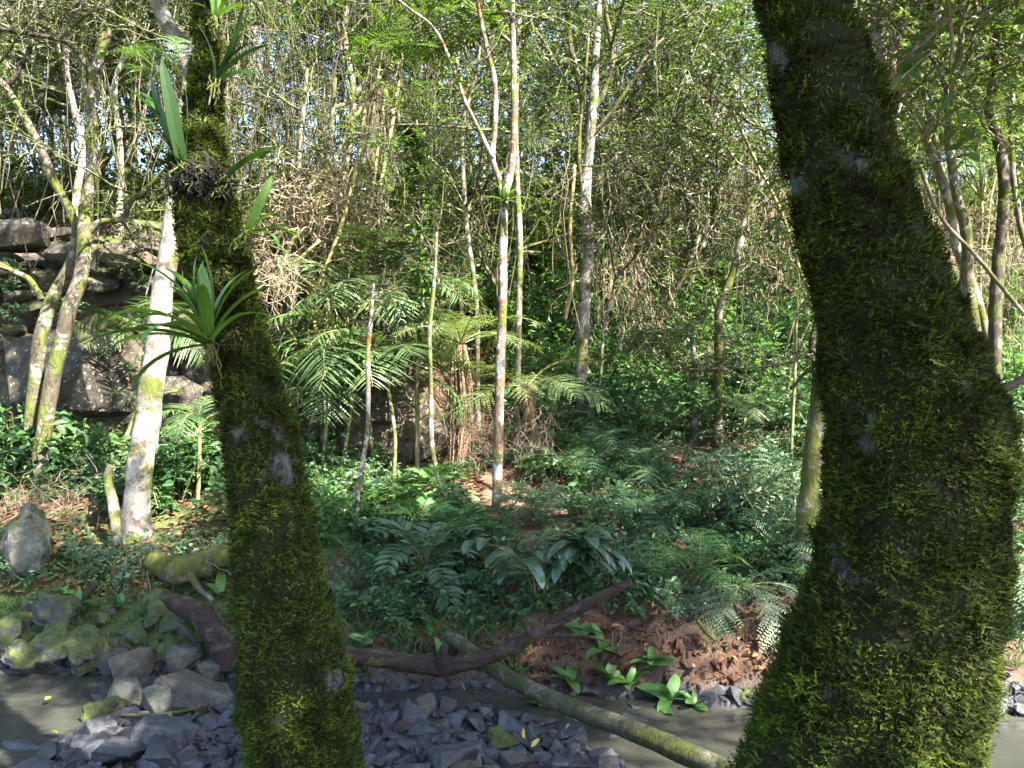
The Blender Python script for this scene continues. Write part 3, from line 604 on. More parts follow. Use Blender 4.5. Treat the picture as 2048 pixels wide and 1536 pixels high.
# ------------------------------------------------------------------ the two mossy trees in front
def moss_strand():
    t = np.linspace(0, 1, 5); y = t; z = .28 * t ** 2 - .05; x = .12 * np.sin(t * 3)
    sp = np.stack([x, y, z], -1); v = []; f = []
    for k in range(5): ww = .085 * (1 - .8 * t[k]); v += [sp[k] - [ww, 0, 0], sp[k] + [ww, 0, 0]]
    for k in range(4): a = 2 * k; f += [[a, a + 1, a + 3], [a, a + 3, a + 2]]
    for k, (u, s) in enumerate([(.2, 1), (.3, -1), (.45, 1), (.55, -1), (.7, 1), (.8, -1)]):
        c = np.array([np.interp(u, t, sp[:, j]) for j in range(3)]); b = len(v); l = .4 * (1.15 - u)
        v += [c + [0, -.07, 0], c + [0, .09, 0], c + [s * l, .16, .05]]; f += [[b, b + 1, b + 2]]
    return np.array(v), np.array(f)
MS = moss_strand()
def moss_tree(label, pts, nstrand, seed, slen, bright=None, bare=-.9, limbs=(), name='mossy_tree', spots=()):
    a = np.array(pts, float); D = a[:, 3]
    w_ = np.stack([(a[:, 0] - CX) / F * D, D, CAMZ - (a[:, 1] - CY) / F * D], -1); rd = a[:, 2] / F * D / 2 * .89
    hz = float(H(w_[0, 0], w_[0, 1])) - .1
    dirn = (w_[0] - w_[1]) / np.linalg.norm(w_[0] - w_[1]); k = (w_[0, 2] - hz) / -dirn[2]
    w_ = np.vstack([w_[0] + dirn * k, w_]); rd = np.append(rd[0] * 1.3, rd)
    R, S = 170, 56; q = spline(np.column_stack([w_, rd]), R); path, rad = q[:, :3], q[:, 3]
    base = path[0].copy(); root = thing(name, label, 'tree', base)
    v, quad, caps = tube(path, rad, S, wob=.055, seed=seed, wscale=3.2); vv = v[:R * S].reshape(R, S, 3)
    gg = G().add(v - base, quad); gg.f.append((caps, 0)); mesh = gg.mesh('trunk', M_TRUNK, True)
    def ms(p):
        r_ = fbm(p, 5.0, seed + 40, 3); px = CX + p[:, 0] / p[:, 1] * F; py = CY - (p[:, 2] - CAMZ) / p[:, 1] * F; wv = np.maximum(.15, 1 + 1.3 * fbm(p, 26, 3, 3))
        for a_, b_, c_ in spots: r_ = r_ - 2.2 * np.exp(-(((px - a_) / c_) ** 2 + ((py - b_) / (c_ * 1.4)) ** 2) * wv)
        return r_
    mval = np.clip((ms(v) - bare) * 4, 0, 1); mesh.attributes.new('moss', 'FLOAT', 'POINT').data.foreach_set('value', mval.astype(np.float32))
    part('trunk', mesh, root)
    rr = np.random.default_rng(seed); N = nstrand * 2; wt_ = rad / rad.sum(); wt_[:3] = 0; wt_ = wt_ / wt_.sum()
    i = rr.choice(R - 1, N, p=wt_[:-1] / wt_[:-1].sum()); j = rr.integers(0, S, N); fu, fv = rr.random(N)[:, None], rr.random(N)[:, None]
    j2 = (j + 1) % S; p = vv[i, j] * (1 - fu) * (1 - fv) + vv[i, j2] * fu * (1 - fv) + vv[i + 1, j] * (1 - fu) * fv + vv[i + 1, j2] * fu * fv
    nrm = norm(p - path[i]); facing = (nrm * norm(np.array([0, 0, CAMZ]) - p)).sum(1)
    m = ms(p); clump = fbm(p, 13, seed + 9, 2)
    keep = (m > bare + .1 * rr.random(N)) & ((facing > -.35) | (rr.random(N) < .25)) & (clump > -.7 + .5 * rr.random(N)); keep &= rr.random(N) < .75
    p, nrm, clump, m = p[keep], nrm[keep], clump[keep], m[keep]; n = len(p)
    hor = norm(np.cross(nrm, [0, 0, 1.0])); sgn = fbm(p, 4, seed + 70, 2)[:, None]
    f = nrm * rr.uniform(.2, .65, (n, 1)) + hor * (rr.normal(0, .75, (n, 1)) + .5 * sgn) + np.array([0, 0, 1.0]) * rr.normal(-.12, .45, (n, 1))
    M = frames(f, nrm * .4 + np.array([0, 0, 1.0])) * (slen * (1 + .6 * clump) * rr.uniform(.5, 1.35, n))[:, None, None]
    gm = G(); mats = [L_MOSS, L_MOSSB]
    px = CX + p[:, 0] / p[:, 1] * F; py = CY - (p[:, 2] - CAMZ) / p[:, 1] * F
    br = np.zeros(n, bool)
    for poly, pr in (bright or []): br |= in_poly(px, py, poly) & (rr.random(n) < pr)
    for s_, mi in ((~br, 0), (br, 1)):
        if s_.any(): gm.scatter(MS[0], MS[1], M[s_], (p - nrm * .004 + nrm * (np.maximum(clump, 0) * .016)[:, None])[s_] - base, mi)
    # short undercoat of single blades
    N2 = int(nstrand * 1.25); i = rr.choice(R - 1, N2, p=wt_[:-1] / wt_[:-1].sum()); j = rr.integers(0, S, N2); j2 = (j + 1) % S; fu, fv = rr.random(N2)[:, None], rr.random(N2)[:, None]
    p = vv[i, j] * (1 - fu) * (1 - fv) + vv[i, j2] * fu * (1 - fv) + vv[i + 1, j] * (1 - fu) * fv + vv[i + 1, j2] * fu * fv; nrm = norm(p - path[i])
    keep = (ms(p) > bare - .02) & ((nrm * norm(np.array([0, 0, CAMZ]) - p)).sum(1) > -.3); p, nrm = p[keep], nrm[keep]; n = len(p)
    f = nrm * .55 + rr.normal(0, .6, (n, 3)) + [0, 0, -.15]; M = frames(f, nrm + [0, 0, .6]) * (slen * rr.uniform(.4, .95, n))[:, None, None]
    gm.scatter(np.array([[0, 0, 0], [.15, .45, .05], [0, 1, .22], [-.15, .4, .05]]), np.array([[0, 1, 2, 3]]), M, p - base, 0)
    part('moss', gm.mesh('moss', mats), root, kind='stuff')
    return root, base, path, rad

rootR, baseR, pathR, radR = moss_tree('thick leaning tree trunk shaggy with dark green moss at the right', [
    (1715, 1536, 460, 2.45), (1745, 1400, 440, 2.48), (1772, 1300, 425, 2.5), (1797, 1200, 395, 2.52), (1815, 1100, 380, 2.55), (1825, 980, 372, 2.58), (1834, 880, 368, 2.6),
    (1815, 800, 335, 2.62), (1790, 700, 303, 2.65), (1762, 600, 274, 2.68), (1732, 500, 252, 2.72), (1704, 400, 230, 2.78), (1677, 300, 224, 2.84), (1652, 200, 212, 2.9), (1626, 100, 197, 2.97), (1600, 0, 178, 3.05), (1575, -120, 165, 3.15), (1540, -300, 150, 3.3)],
    31000, 3, .034, bright=[([(1480, 1560), (1500, 1440), (1560, 1430), (1650, 1470), (1680, 1560)], .9), ([(1540, 1420), (1600, 1270), (1650, 1260), (1640, 1420)], .5), ([(1730, 830), (1800, 820), (1800, 870), (1730, 870)], .8)], spots=[(1690, 1140, 22), (1728, 885, 14), (1655, 1390, 12), (1535, 90, 26), (1590, 370, 14)], bare=-1.0)
rootL, baseL, pathL, radL = moss_tree('mossy leaning tree trunk carrying bromeliads and strap ferns, left of centre', [
    (607, 1536, 250, 3.35), (590, 1400, 224, 3.42), (564, 1200, 190, 3.52), (537, 1000, 163, 3.62), (512, 850, 143, 3.7), (482, 700, 124, 3.78), (458, 600, 116, 3.85), (430, 500, 132, 3.92), (411, 400, 118, 4.0),
    (400, 310, 100, 4.08), (408, 220, 72, 4.15), (412, 120, 52, 4.25), (408, 0, 46, 4.35), (402, -150, 44, 4.5), (390, -400, 40, 4.8)], 25000, 9, .037, bare=-.85, spots=[(565, 925, 20), (530, 850, 10), (665, 1370, 20), (560, 1445, 10)])
# upper limb of the left mossy tree and unseen crowns above the picture, laid out to shade stream and trunks
lp, lr = stem_path([(415, 235, 44), (392, 170, 34), (359, 96, 32), (325, 34, 30), (290, -40, 26), (230, -160, 22)], 4.15, 4.6, ext=1.5)
gl = addtube(G(), lp - baseL, lr, 12, wob=.1, seed=4); part('limb', gl.mesh('limb', B_PALE, True), rootL)
LIT = [P(390, 430, 3.85), P(445, 570, 3.75)]; SD = np.array(SUN_DIR)  # left trunk points kept sunlit by a gap left in the added crowns
def add_shade_crown(root, base, top, rtop, targets, per, seed, s=(1.1, 1.6), kinds=('canopy', 'canopy', 'bright')):
    rr = np.random.default_rng(seed)
    for tg in targets:
        tg = np.array(tg, float); mid = (top + tg) / 2 + [0, 0, .12 * np.linalg.norm(tg - top)] + rr.normal(0, .3, 3)
        lp = spline([top, mid, tg], 16); gl = addtube(G(), lp - base, np.linspace(rtop, .03, 16), 8, wob=.12, seed=seed); part('limb', gl.mesh('limb', B_DARK, True), root)
        for k in range(per):
            q = lp[int(rr.uniform(.35, 1) * 15)] + rr.normal(0, .35, 3); sc = rr.uniform(*s); lim = .55 * (q[1] + 1.0 * sc) + CAMZ + .3 + .6 * sc
            if q[1] > -.5 and q[2] < lim: q[2] = lim + rr.random()
            O = orient(rr.uniform(0, 6.28), abs(rr.normal(.1, .25)), rr.uniform(-.5, .5)); ln_ = [q + O @ [0, u_ * sc, .2 * u_ * sc] for u_ in (.2, .8, 1.4, 2.0)]
            if any(np.linalg.norm(np.cross(c_ - a_, SD)) < .85 for a_ in LIT for c_ in ln_): continue
            if q[2] > 9.5 + max(0, (q[0] - 4) * .5): continue
            ms = BR[kinds[rr.integers(len(kinds))]]; part('foliage_branch', ms[rr.integers(len(ms))], root, q - base, O, sc)
add_shade_crown(rootR, baseR, pathR[-1], radR[-1] * .6, [(3.5, 2.2, 7.5), (6.5, 2.4, 8.5), (8, .2, 9), (4.5, -.8, 8), (9.5, -2, 10.5), (1.5, 2.8, 7.6), (6.5, -3.5, 10.5), (3, .8, 8), (11, 1, 10), (4, .2, 5.3), (3.4, .9, 5.6), (4.2, 0, 6.6), (5.2, -1.2, 7.6), (5, 2.2, 7.2), (8.5, 2, 10), (6, 1, 8.2)], 13, 77)
add_shade_crown(rootL, baseL, pathL[-1], radL[-1] * .7, [(-3.5, 3, 8), (-1, 1.2, 7.8), (-5, 2.2, 8.5)], 8, 78)

# ------------------------------------------------------------------ plants growing on the left trunk
BS = [strap_geo(.31, .021, a, fold=.3, tip=.55).mesh('leaf', L_BROM) for a in ((1.35, -.5), (1.1, -1.0), (.8, -1.5), (.45, -1.0), (1.0, -2.0))]
DS = [strap_geo(.5, .032, a, fold=.12, tip=.35).mesh('leaf', L_DBROM) for a in ((1.45, -.35), (1.25, -.8), (1.1, -1.5))]
def on_trunk(px, py, path, rad, off=.0):
    d = 3.8
    for _ in range(5):
        q = P(px, py, d); k = np.argmin(np.abs(path[:, 2] - q[2])); dx = q[0] - path[k, 0]; d = path[k, 1] - math.sqrt(max(rad[k] ** 2 - dx * dx, 0)) - off
    return P(px, py, d)
def rosette(name, label, px, py, leaves, meshes, cat='bromeliad', d=None, axis=(0, 0, 1), s=1.0, roots=True):
    q = on_trunk(px, py, pathL, radL) if d is None else P(px, py, d); rt = thing(name, label, cat, q)
    A = frames(np.array([[0.0, 1, 0]]), axis)[0]; A = np.stack([A[:, 0], A[:, 1], A[:, 2]], 1)
    for k, (yaw, tilt, sc, mi) in enumerate(leaves):
        part('leaf', meshes[mi], rt, (0, 0, 0), A @ orient(math.radians(yaw), math.radians(tilt)), s * sc)
    if roots:
        g = G(); rr = np.random.default_rng(int(px))
        for k in range(14): addtube(g, np.cumsum(np.vstack([[0, 0, .02], rr.normal(0, .012, (5, 3)) + [0, -.004, -.02]]), 0), .004, 4, 0)
        part('root_base', g.mesh('root_base', B_DARK), rt)
    return rt
rr = np.random.default_rng(2)
# yaw: 0 = away, 90 = left, 180 = towards the camera, 270 = right
rosette('bromeliad', 'large bright green bromeliad rosette on the left mossy trunk at mid height', 420, 690,
        [(95, 0, 1.0, 3), (80, 5, 1.05, 2), (100, 15, 1.1, 1), (110, 25, 1.0, 0), (60, 10, .9, 1), (30, 30, .8, 0), (350, 20, .85, 0), (290, 10, 1.0, 1), (275, -5, .9, 1), (300, 25, .9, 0), (130, -10, 1.0, 2), (150, -15, .9, 4), (200, 0, .8, 1), (105, 5, 1.1, 2), (70, 20, 1.0, 1), (310, 15, .95, 1), (255, 0, .8, 2), (120, 0, 1.15, 3), (85, -25, .95, 3), (160, 10, .7, 4)], BS, d=3.5, axis=(-.12, -.35, 1), s=1.45)
rosette('bromeliad', 'small bromeliad with arching pale leaves on the right side of the left mossy trunk', 492, 468,
        [(270, -20, .75, 1), (280, 0, .8, 2), (262, -10, .7, 3), (300, 20, .7, 0), (20, 30, .8, 0), (240, -15, .7, 2), (260, 10, .55, 1)], BS, d=3.78, axis=(.45, -.2, 1), s=1.25)
rosette('bromeliad', 'sunlit yellow-green bromeliad near the top edge on the left mossy tree', 432, 38,
        [(270, 5, .6, 1), (290, 15, .6, 1), (100, 10, .6, 1), (80, 5, .55, 2), (350, 30, .8, 0), (180, 20, .6, 0), (250, -10, .65, 2)], BS, d=4.15, axis=(.05, -.2, 1), s=1.3)
rosette('strap_fern', 'dark green strap leaved fern standing up from the dark nest on the left trunk', 365, 330,
        [(90, 15, .95, 0), (110, 25, .9, 0), (20, 30, .95, 0), (60, 10, 1.0, 1), (85, 0, .9, 1), (330, 25, .85, 0), (120, 10, .85, 1), (95, -5, 1.0, 1)], DS, 'fern', d=3.9, axis=(-.2, -.2, 1), s=1.05)
rosette('strap_fern', 'narrow dark strap leaves jutting right from the nest on the left trunk', 450, 355,
        [(268, -10, .5, 1), (275, 5, .45, 2), (250, -20, .5, 1)], DS, 'fern', d=3.85, axis=(.3, -.2, 1), s=1.3)
rosette('strap_fern', 'long dark leaves arching right high on the left mossy tree below the top bromeliad', 430, 165,
        [(270, -15, .6, 1), (262, -30, .55, 2), (278, 0, .5, 1), (90, 10, .6, 1), (80, 30, .7, 0), (110, 30, .8, 0)], DS, 'fern', d=4.05, axis=(.1, -.2, 1), s=1.2)
rosette('bromeliad', 'spiky bromeliad sitting in the fork of the slender central trunk', 1010, 402, [(90, 10, .9, 1), (100, -5, 1.0, 3), (270, 10, .9, 1), (262, -5, 1.0, 3), (60, 30, .8, 0), (300, 30, .8, 0), (180, 10, .8, 2), (150, 20, .8, 1), (220, 0, .9, 2), (120, -30, .9, 3), (240, -30, .9, 3)], BS, d=9.52, axis=(0, -.2, 1), s=1.15)
q = on_trunk(402, 365, pathL, radL); nest = tangle_geo(91, 800, (.13, .09, .07), .1, .3, .0045); raw_o = part('root_nest', nest.mesh('root_nest', B_NEST), None, q); tag(raw_o, 'black tangled root nest wrapped round the left mossy trunk below the strap fern', 'root nest')
ef = thing('epiphytic_fern', 'fine feathery light green fern hanging high on the left mossy tree', 'fern', P(350, 175, 4.05))
for k in range(9): part('frond', FR['lfern'][k % 2], ef, (rr.normal(0, .05), rr.normal(0, .03), rr.uniform(-.1, .12)), orient(rr.uniform(.3, 3.0), rr.normal(.2, .3)), rr.uniform(.3, .5))

# ------------------------------------------------------------------ named trees of the far bank
tree('stout pale trunk brightly sunlit on its lower half, just left of the left mossy tree', [(268, 1075, 54), (280, 960, 50), (292, 870, 50), (308, 740, 46), (326, 610, 42), (342, 480, 38), (356, 360, 35), (374, 230, 34), (396, 100, 34), (408, 0, 34)], mat=B_WHITE, ext=3, nb=7, kind='canopy', bt=(.82, 1), seed=1, sides=20, flare=.45)
tree('right stem of the twin lichen blotched trunks at far left', [(82, 905, 30), (103, 773, 30), (137, 637, 29), (164, 534, 28), (171, 410, 26), (185, 342, 25), (181, 239, 24), (191, 137, 23), (212, 51, 22), (220, 0, 20)], 10.2, mat=B_GREY, ext=2.5, nb=9, kind=('canopy', 'olive'), bt=(.7, 1), seed=2, sides=14,
     limbs=[{'p': [(171, 470, 14), (198, 444, 13), (243, 437, 12), (260, 403, 11), (284, 386, 9)], 'ext': .4, 'mat': B_MOSSY}, {'p': [(186, 150, 12), (140, 90, 11), (70, 70, 10), (-10, 55, 9)], 'ext': .6, 'mat': B_DARK}])
tree('left stem of the twin lichen blotched trunks at far left', [(60, 905, 27), (79, 705, 27), (96, 602, 25), (130, 540, 24), (150, 470, 20), (140, 430, 17), (113, 369, 17), (82, 290, 16), (44, 222, 15), (8, 168, 13), (-40, 130, 11)], 10.4, mat=B_GREY, ext=1.5, nb=7, kind=('canopy', 'olive'), bt=(.75, 1), seed=3, sides=12,
     limbs=[{'p': [(12, 172, 11), (34, 147, 10), (61, 96, 9), (75, 30, 8), (80, -20, 7)], 'mat': B_DARK}, {'p': [(85, 600, 14), (60, 560, 13), (30, 545, 12), (-15, 520, 11)], 'ext': .3, 'mat': B_MOSSY}])
tree('slender white and orange trunk that forks above a bromeliad, centre of the picture', [(992, 1075, 21), (996, 900, 20), (1000, 760, 19), (1005, 600, 18), (1007, 450, 17), (1009, 395, 16), (1022, 340, 14), (1028, 260, 13), (1027, 120, 12), (1024, 0, 11)], 9.6, mat=B_ORANGE, ext=3, nb=2, kind=('pinnate', 'bright'), bt=(.9, 1), seed=4, sides=12, flare=.2,
     limbs=[{'p': [(1007, 400, 13), (998, 360, 12), (985, 315, 12), (990, 250, 11), (990, 170, 10), (975, 100, 9), (955, 0, 8)], 'ext': 2}, {'p': [(986, 318, 8), (960, 265, 8), (930, 200, 7), (900, 120, 7), (865, 55, 6), (790, -5, 5)], 'ext': 1}],
     foliage=[(930, 60, .9, 'pinnate'), (880, 90, .8, 'pinnate'), (990, 150, .6, 'pinnate'), (1010, 60, .5, 'bright'), (860, 30, .6, 'bright')])
tree('thin straight pale stem just right of the forked central trunk', [(1032, 905, 14), (1036, 700, 13), (1040, 500, 12), (1036, 400, 12), (1031, 260, 11), (1034, 120, 10), (1040, 0, 9)], 11.6, mat=B_PALE, ext=2.5, nb=6, kind='canopy', bt=(.75, 1), seed=5, sides=10)
tree('white banded trunk right of centre that splits into crooked limbs near the top', [(1166, 890, 25), (1163, 760, 24), (1168, 620, 24), (1176, 500, 23), (1170, 400, 22), (1178, 300, 20), (1186, 205, 18), (1192, 100, 15), (1200, 0, 13)], 13.2, mat=B_WHITE, ext=2.5, nb=14, kind=('olive', 'canopy'), bt=(.7, 1), seed=6, sides=14,
     limbs=[{'p': [(1180, 250, 13), (1160, 170, 12), (1142, 100, 11), (1136, 40, 10), (1125, -10, 9)], 'mat': B_MOSSY}, {'p': [(1183, 230, 12), (1215, 170, 11), (1225, 110, 10), (1212, 30, 9), (1210, -10, 8)], 'mat': B_MOSSY}, {'p': [(1178, 280, 10), (1230, 215, 9), (1270, 150, 8), (1320, 60, 7), (1330, 0, 6)], 'mat': B_DARK}, {'p': [(1172, 420, 10), (1158, 330, 9), (1162, 240, 9), (1170, 160, 8)], 'mat': B_MOSSY, 'ext': 1}],
     foliage=[(1060, 270, .9, 'olive'), (1100, 330, .8, 'olive'), (1110, 240, .7, 'canopy'), (1260, 330, .9, 'canopy'), (1230, 420, .8, 'olive')])
tree('crooked mossy tree leaning right with many dark upper limbs, right of the white banded trunk', [(1256, 745, 20), (1266, 600, 19), (1298, 480, 18), (1325, 360, 17), (1350, 260, 16), (1372, 180, 14), (1400, 90, 12), (1432, 0, 10)], 15.5, mat=B_MOSSY, ext=2.5, nb=10, kind=('olive', 'bright'), bt=(.7, 1), seed=7,
     limbs=[{'p': [(1378, 212, 11), (1420, 198, 10), (1465, 185, 9), (1495, 145, 8), (1520, 100, 7)], 'mat': B_DARK, 'ext': .5}, {'p': [(1352, 262, 11), (1335, 190, 10), (1310, 130, 9), (1290, 60, 8), (1285, 0, 7)], 'mat': B_DARK}, {'p': [(1378, 180, 9), (1385, 120, 8), (1392, 60, 8), (1400, -10, 7)], 'mat': B_DARK}, {'p': [(1455, 190, 8), (1440, 240, 8), (1430, 290, 8), (1405, 330, 8)], 'mat': B_DARK, 'ext': 0}],
     foliage=[(1480, 60, 1.0, 'bright'), (1500, 20, .9, 'pinnate'), (1460, 120, .8, 'bright'), (1340, 330, 1.0, 'canopy'), (1300, 300, .9, 'olive')])
tree('dark trunk leaning right from the same root as the crooked mossy tree', [(1250, 748, 20), (1290, 690, 18), (1320, 640, 16), (1345, 590, 14), (1370, 545, 12)], 15.3, mat=B_DARK, ext=.8, seed=8, nb=3, kind='olive', name='leaning_trunk')
tree('pale leaning stem just left of the right mossy trunk', [(1438, 625, 17), (1468, 540, 16), (1487, 450, 15), (1520, 375, 14), (1552, 295, 12), (1580, 230, 11)], 12.5, mat=B_MOSSY, ext=2.5, nb=4, kind='canopy', bt=(.8, 1), seed=9)
tree('slim white trunk at the top edge, touching the right side of the big mossy trunk', [(1790, 420, 22), (1772, 300, 22), (1757, 190, 22), (1760, 100, 21), (1751, 0, 20)], 9.0, mat=B_WHITE, ext=3, nb=4, kind='bright', bt=(.85, 1), seed=10)
tree('pale tree with a yellow mossy fork beside the right mossy trunk', [(1800, 460, 26), (1786, 340, 26), (1778, 260, 27), (1800, 195, 24), (1830, 120, 23), (1856, 60, 22), (1880, 0, 20)], 8.6, mat=B_ORANGE, ext=2.5, nb=8, kind='bright', bt=(.75, 1), seed=11, limbs=[{'p': [(1777, 255, 18), (1782, 180, 17), (1792, 90, 15), (1813, 40, 13), (1822, -10, 12)]}],
     foliage=[(1840, 170, .7, 'bright'), (1890, 120, .8, 'bright'), (1800, 120, .6, 'bright')])
tree('spotted white trunk leaning left at upper right, in front of the smaller spotted one', [(1985, 700, 19), (1950, 580, 19), (1912, 480, 19), (1885, 380, 18), (1858, 290, 17), (1825, 205, 14), (1805, 140, 10)], 9.6, mat=B_PALE, ext=1.5, nb=4, kind='bright', bt=(.8, 1), seed=12)
tree('smaller spotted white trunk crossing behind its larger neighbour at upper right', [(1925, 520, 15), (1895, 410, 15), (1868, 280, 14), (1848, 190, 13), (1836, 110, 11), (1830, 0, 10)], 10.2, mat=B_PALE, ext=2, nb=4, kind='bright', bt=(.8, 1), seed=13)
tree('mossy edged trunk with a dark crooked fork at upper right', [(1955, 760, 24), (1945, 640, 23), (1932, 540, 22), (1925, 450, 21), (1908, 380, 18), (1902, 280, 16), (1897, 190, 15), (1914, 110, 12), (1925, 40, 10), (1950, -20, 9)], 8.2, mat=B_MOSSY, ext=1.5, nb=7, kind=('bright', 'shade'), bt=(.75, 1), seed=14, limbs=[{'p': [(1897, 195, 10), (1882, 150, 9), (1868, 122, 8), (1850, 100, 6)], 'mat': B_DARK, 'ext': .2}, {'p': [(1898, 185, 9), (1935, 120, 8), (1955, 50, 7), (1965, -10, 6)], 'mat': B_DARK}],
     foliage=[(1850, 330, .5, 'bright'), (1990, 150, .8, 'shade'), (2030, 100, .8, 'bright'), (2010, 30, .8, 'bright')])
tree('dark bent backlit trunk near the right edge of the picture', [(1990, 620, 24), (1998, 520, 23), (2004, 420, 21), (2001, 310, 20), (1978, 215, 19), (1990, 150, 16), (1991, 80, 14), (2010, 30, 8)], 9.2, mat=B_DARK, ext=.8, nb=6, kind=('bright', 'shade'), bt=(.75, 1), seed=15, limbs=[{'p': [(1985, 165, 9), (2015, 100, 8), (2030, 60, 7)], 'ext': .6}])
tree('thin pale stem running down the right edge of the picture', [(2060, 560, 12), (2042, 430, 12), (2031, 350, 11), (2026, 260, 10), (2030, 120, 9), (2040, 0, 8)], 9.8, mat=B_PALE, ext=1.5, nb=5, kind='bright', bt=(.7, 1), seed=16)
tree('mossy trunk half hidden behind the left edge of the right mossy tree', [(1612, 1040, 38), (1622, 940, 36), (1632, 840, 34), (1640, 740, 32), (1655, 600, 30)], 7.6, mat=B_MOSSY, ext=4, seed=17, nb=5, kind='canopy', bt=(.9, 1))
tree('slender sapling with a brown stem in front of the palm clump', [(690, 1190, 11), (705, 1080, 10), (720, 950, 10), (735, 850, 9), (737, 700, 9), (742, 640, 8)], 8.6, mat=B_ORANGE, ext=.4, seed=18, name='sapling', cat='sapling', foliage=[(750, 600, .45, 'olive'), (720, 560, .4, 'bright'), (780, 570, .4, 'olive'), (690, 620, .35, 'bright'), (790, 640, .35, 'bright')], flare=.2, sides=8)
tree('thin pale sapling left of the tree fern, bent at its foot', [(880, 1000, 10), (872, 940, 10), (863, 880, 10), (861, 760, 9), (860, 660, 9), (868, 560, 8)], 9.9, mat=B_PALE, ext=.6, seed=19, name='sapling', cat='sapling', foliage=[(875, 500, .5, 'olive'), (900, 570, .4, 'bright'), (830, 540, .4, 'olive'), (840, 620, .35, 'bright')], flare=.2, sides=8)
tree('brown crooked stem above the palm clump, left of the pale sapling', [(797, 700, 11), (805, 665, 11), (822, 620, 11), (828, 560, 10), (838, 480, 9), (846, 380, 8), (836, 280, 7)], 12.0, mat=B_TWIG, ext=.3, seed=20)
tree('big dark leaning trunk hung with creepers behind the vine clad stem', [(700, 520, 44), (722, 390, 42), (746, 270, 40), (772, 150, 38), (790, 30, 36), (800, -20, 34)], 16.5, mat=B_DARK, ext=3, nb=10, kind=('canopy', 'olive'), bt=(.6, 1), seed=21, sides=16, foliage=[(640, 220, 1.2, 'olive'), (700, 160, 1.2, 'canopy'), (850, 190, 1.1, 'canopy'), (620, 120, 1.2, 'bright'), (560, 80, 1.2, 'bright')])
tree('thin grey stem between the tree fern crown and the forked central trunk', [(955, 640, 10), (948, 560, 10), (935, 470, 10), (928, 380, 9), (925, 260, 9), (945, 180, 7)], 13.5, mat=B_PALE, ext=1, seed=22, nb=3)
tree('pale slender trunk standing behind the dry vine tangle left of centre', [(520, 560, 15), (522, 450, 15), (524, 330, 14), (528, 230, 13), (535, 100, 12), (545, 0, 11)], 17, mat=B_MOSSY, ext=2, seed=23, nb=6, kind='canopy')
tree('leaning lichen covered stem rising from the dark hollow left of the palms', [(650, 720, 18), (628, 640, 17), (625, 540, 16), (640, 430, 15), (655, 320, 13)], 11.6, mat=B_MOSSY, ext=1.2, seed=24, nb=3, kind='olive')
tree('grey crooked stem rising from the hollow right of the left mossy tree', [(590, 780, 17), (582, 660, 16), (578, 540, 15), (586, 420, 13), (600, 300, 11)], 11.4, mat=B_PALE, ext=1.2, seed=25, nb=3, kind='olive')
tree('small bushy tree with feathery foliage on the slope right of centre', [(1388, 880, 13), (1393, 760, 12), (1385, 690, 10)], mat=B_PALE, ext=.3, seed=26, name='bushy_tree', flare=.2, foliage=[(1340, 660, .8, 'bright'), (1400, 640, .8, 'bright'), (1450, 690, .8, 'shade'), (1370, 720, .7, 'bright'), (1310, 710, .7, 'shade'), (1440, 740, .7, 'shade'), (1380, 610, .7, 'bright'), (1420, 660, .7, 'shade'), (1350, 690, .8, 'shade')])
tree('small tree with pale sunlit fine leaves behind the palm clump', [(765, 900, 9), (768, 700, 9), (762, 560, 8), (758, 480, 7)], 11.9, mat=B_PALE, ext=.3, seed=41, flare=.2, sides=8, foliage=[(700, 500, .6, 'olive'), (760, 470, .6, 'olive'), (810, 500, .55, 'olive'), (720, 430, .6, 'bright'), (780, 420, .6, 'olive'), (680, 460, .55, 'olive'), (750, 530, .5, 'bright'), (830, 460, .5, 'olive'), (700, 390, .5, 'bright')])
tree('thin yellowish bamboo like stem left of the right mossy trunk', [(1583, 900, 7), (1586, 820, 7), (1590, 730, 6)], 11.2, mat=B_STEM, ext=1, seed=27, name='stem', nb=2, kind='olive', flare=0, sides=6)
tree('thin curving sapling stem right of the white banded trunk', [(1194, 840, 7), (1202, 740, 7), (1208, 660, 6), (1222, 600, 5)], 13.0, mat=B_PALE, ext=.5, seed=28, name='sapling', cat='sapling', nb=2, kind='olive', flare=0, sides=6)

# background stems up the slope; each label counts along the landmark in front of it
rr = np.random.default_rng(31); spots = []
for k in range(78):
    px = rr.uniform(-60, 2110); d = rr.uniform(15, 30)
    if k < 14: px = rr.uniform(-40, 420); d = rr.uniform(14.5, 24)
    spots.append((px, d))
spots.sort(); ordn = ['first', 'second', 'third', 'fourth', 'fifth', 'sixth', 'seventh', 'eighth', 'ninth', 'tenth', 'eleventh', 'twelfth', 'thirteenth', 'fourteenth', 'fifteenth', 'sixteenth', 'seventeenth', 'eighteenth', 'nineteenth', 'twentieth']
marks = [(230, 'above the left cliff'), (500, 'behind the left mossy tree'), (700, 'behind the broom shaped twig tangle'), (900, 'behind the vine clad stem'), (1100, 'behind the forked central trunk'), (1240, 'behind the white banded trunk'), (1400, 'behind the crooked mossy tree'), (1580, 'just left of the right mossy trunk'), (1830, 'behind the right mossy trunk'), (3000, 'behind the bent dark trunk')]
cnt = {}
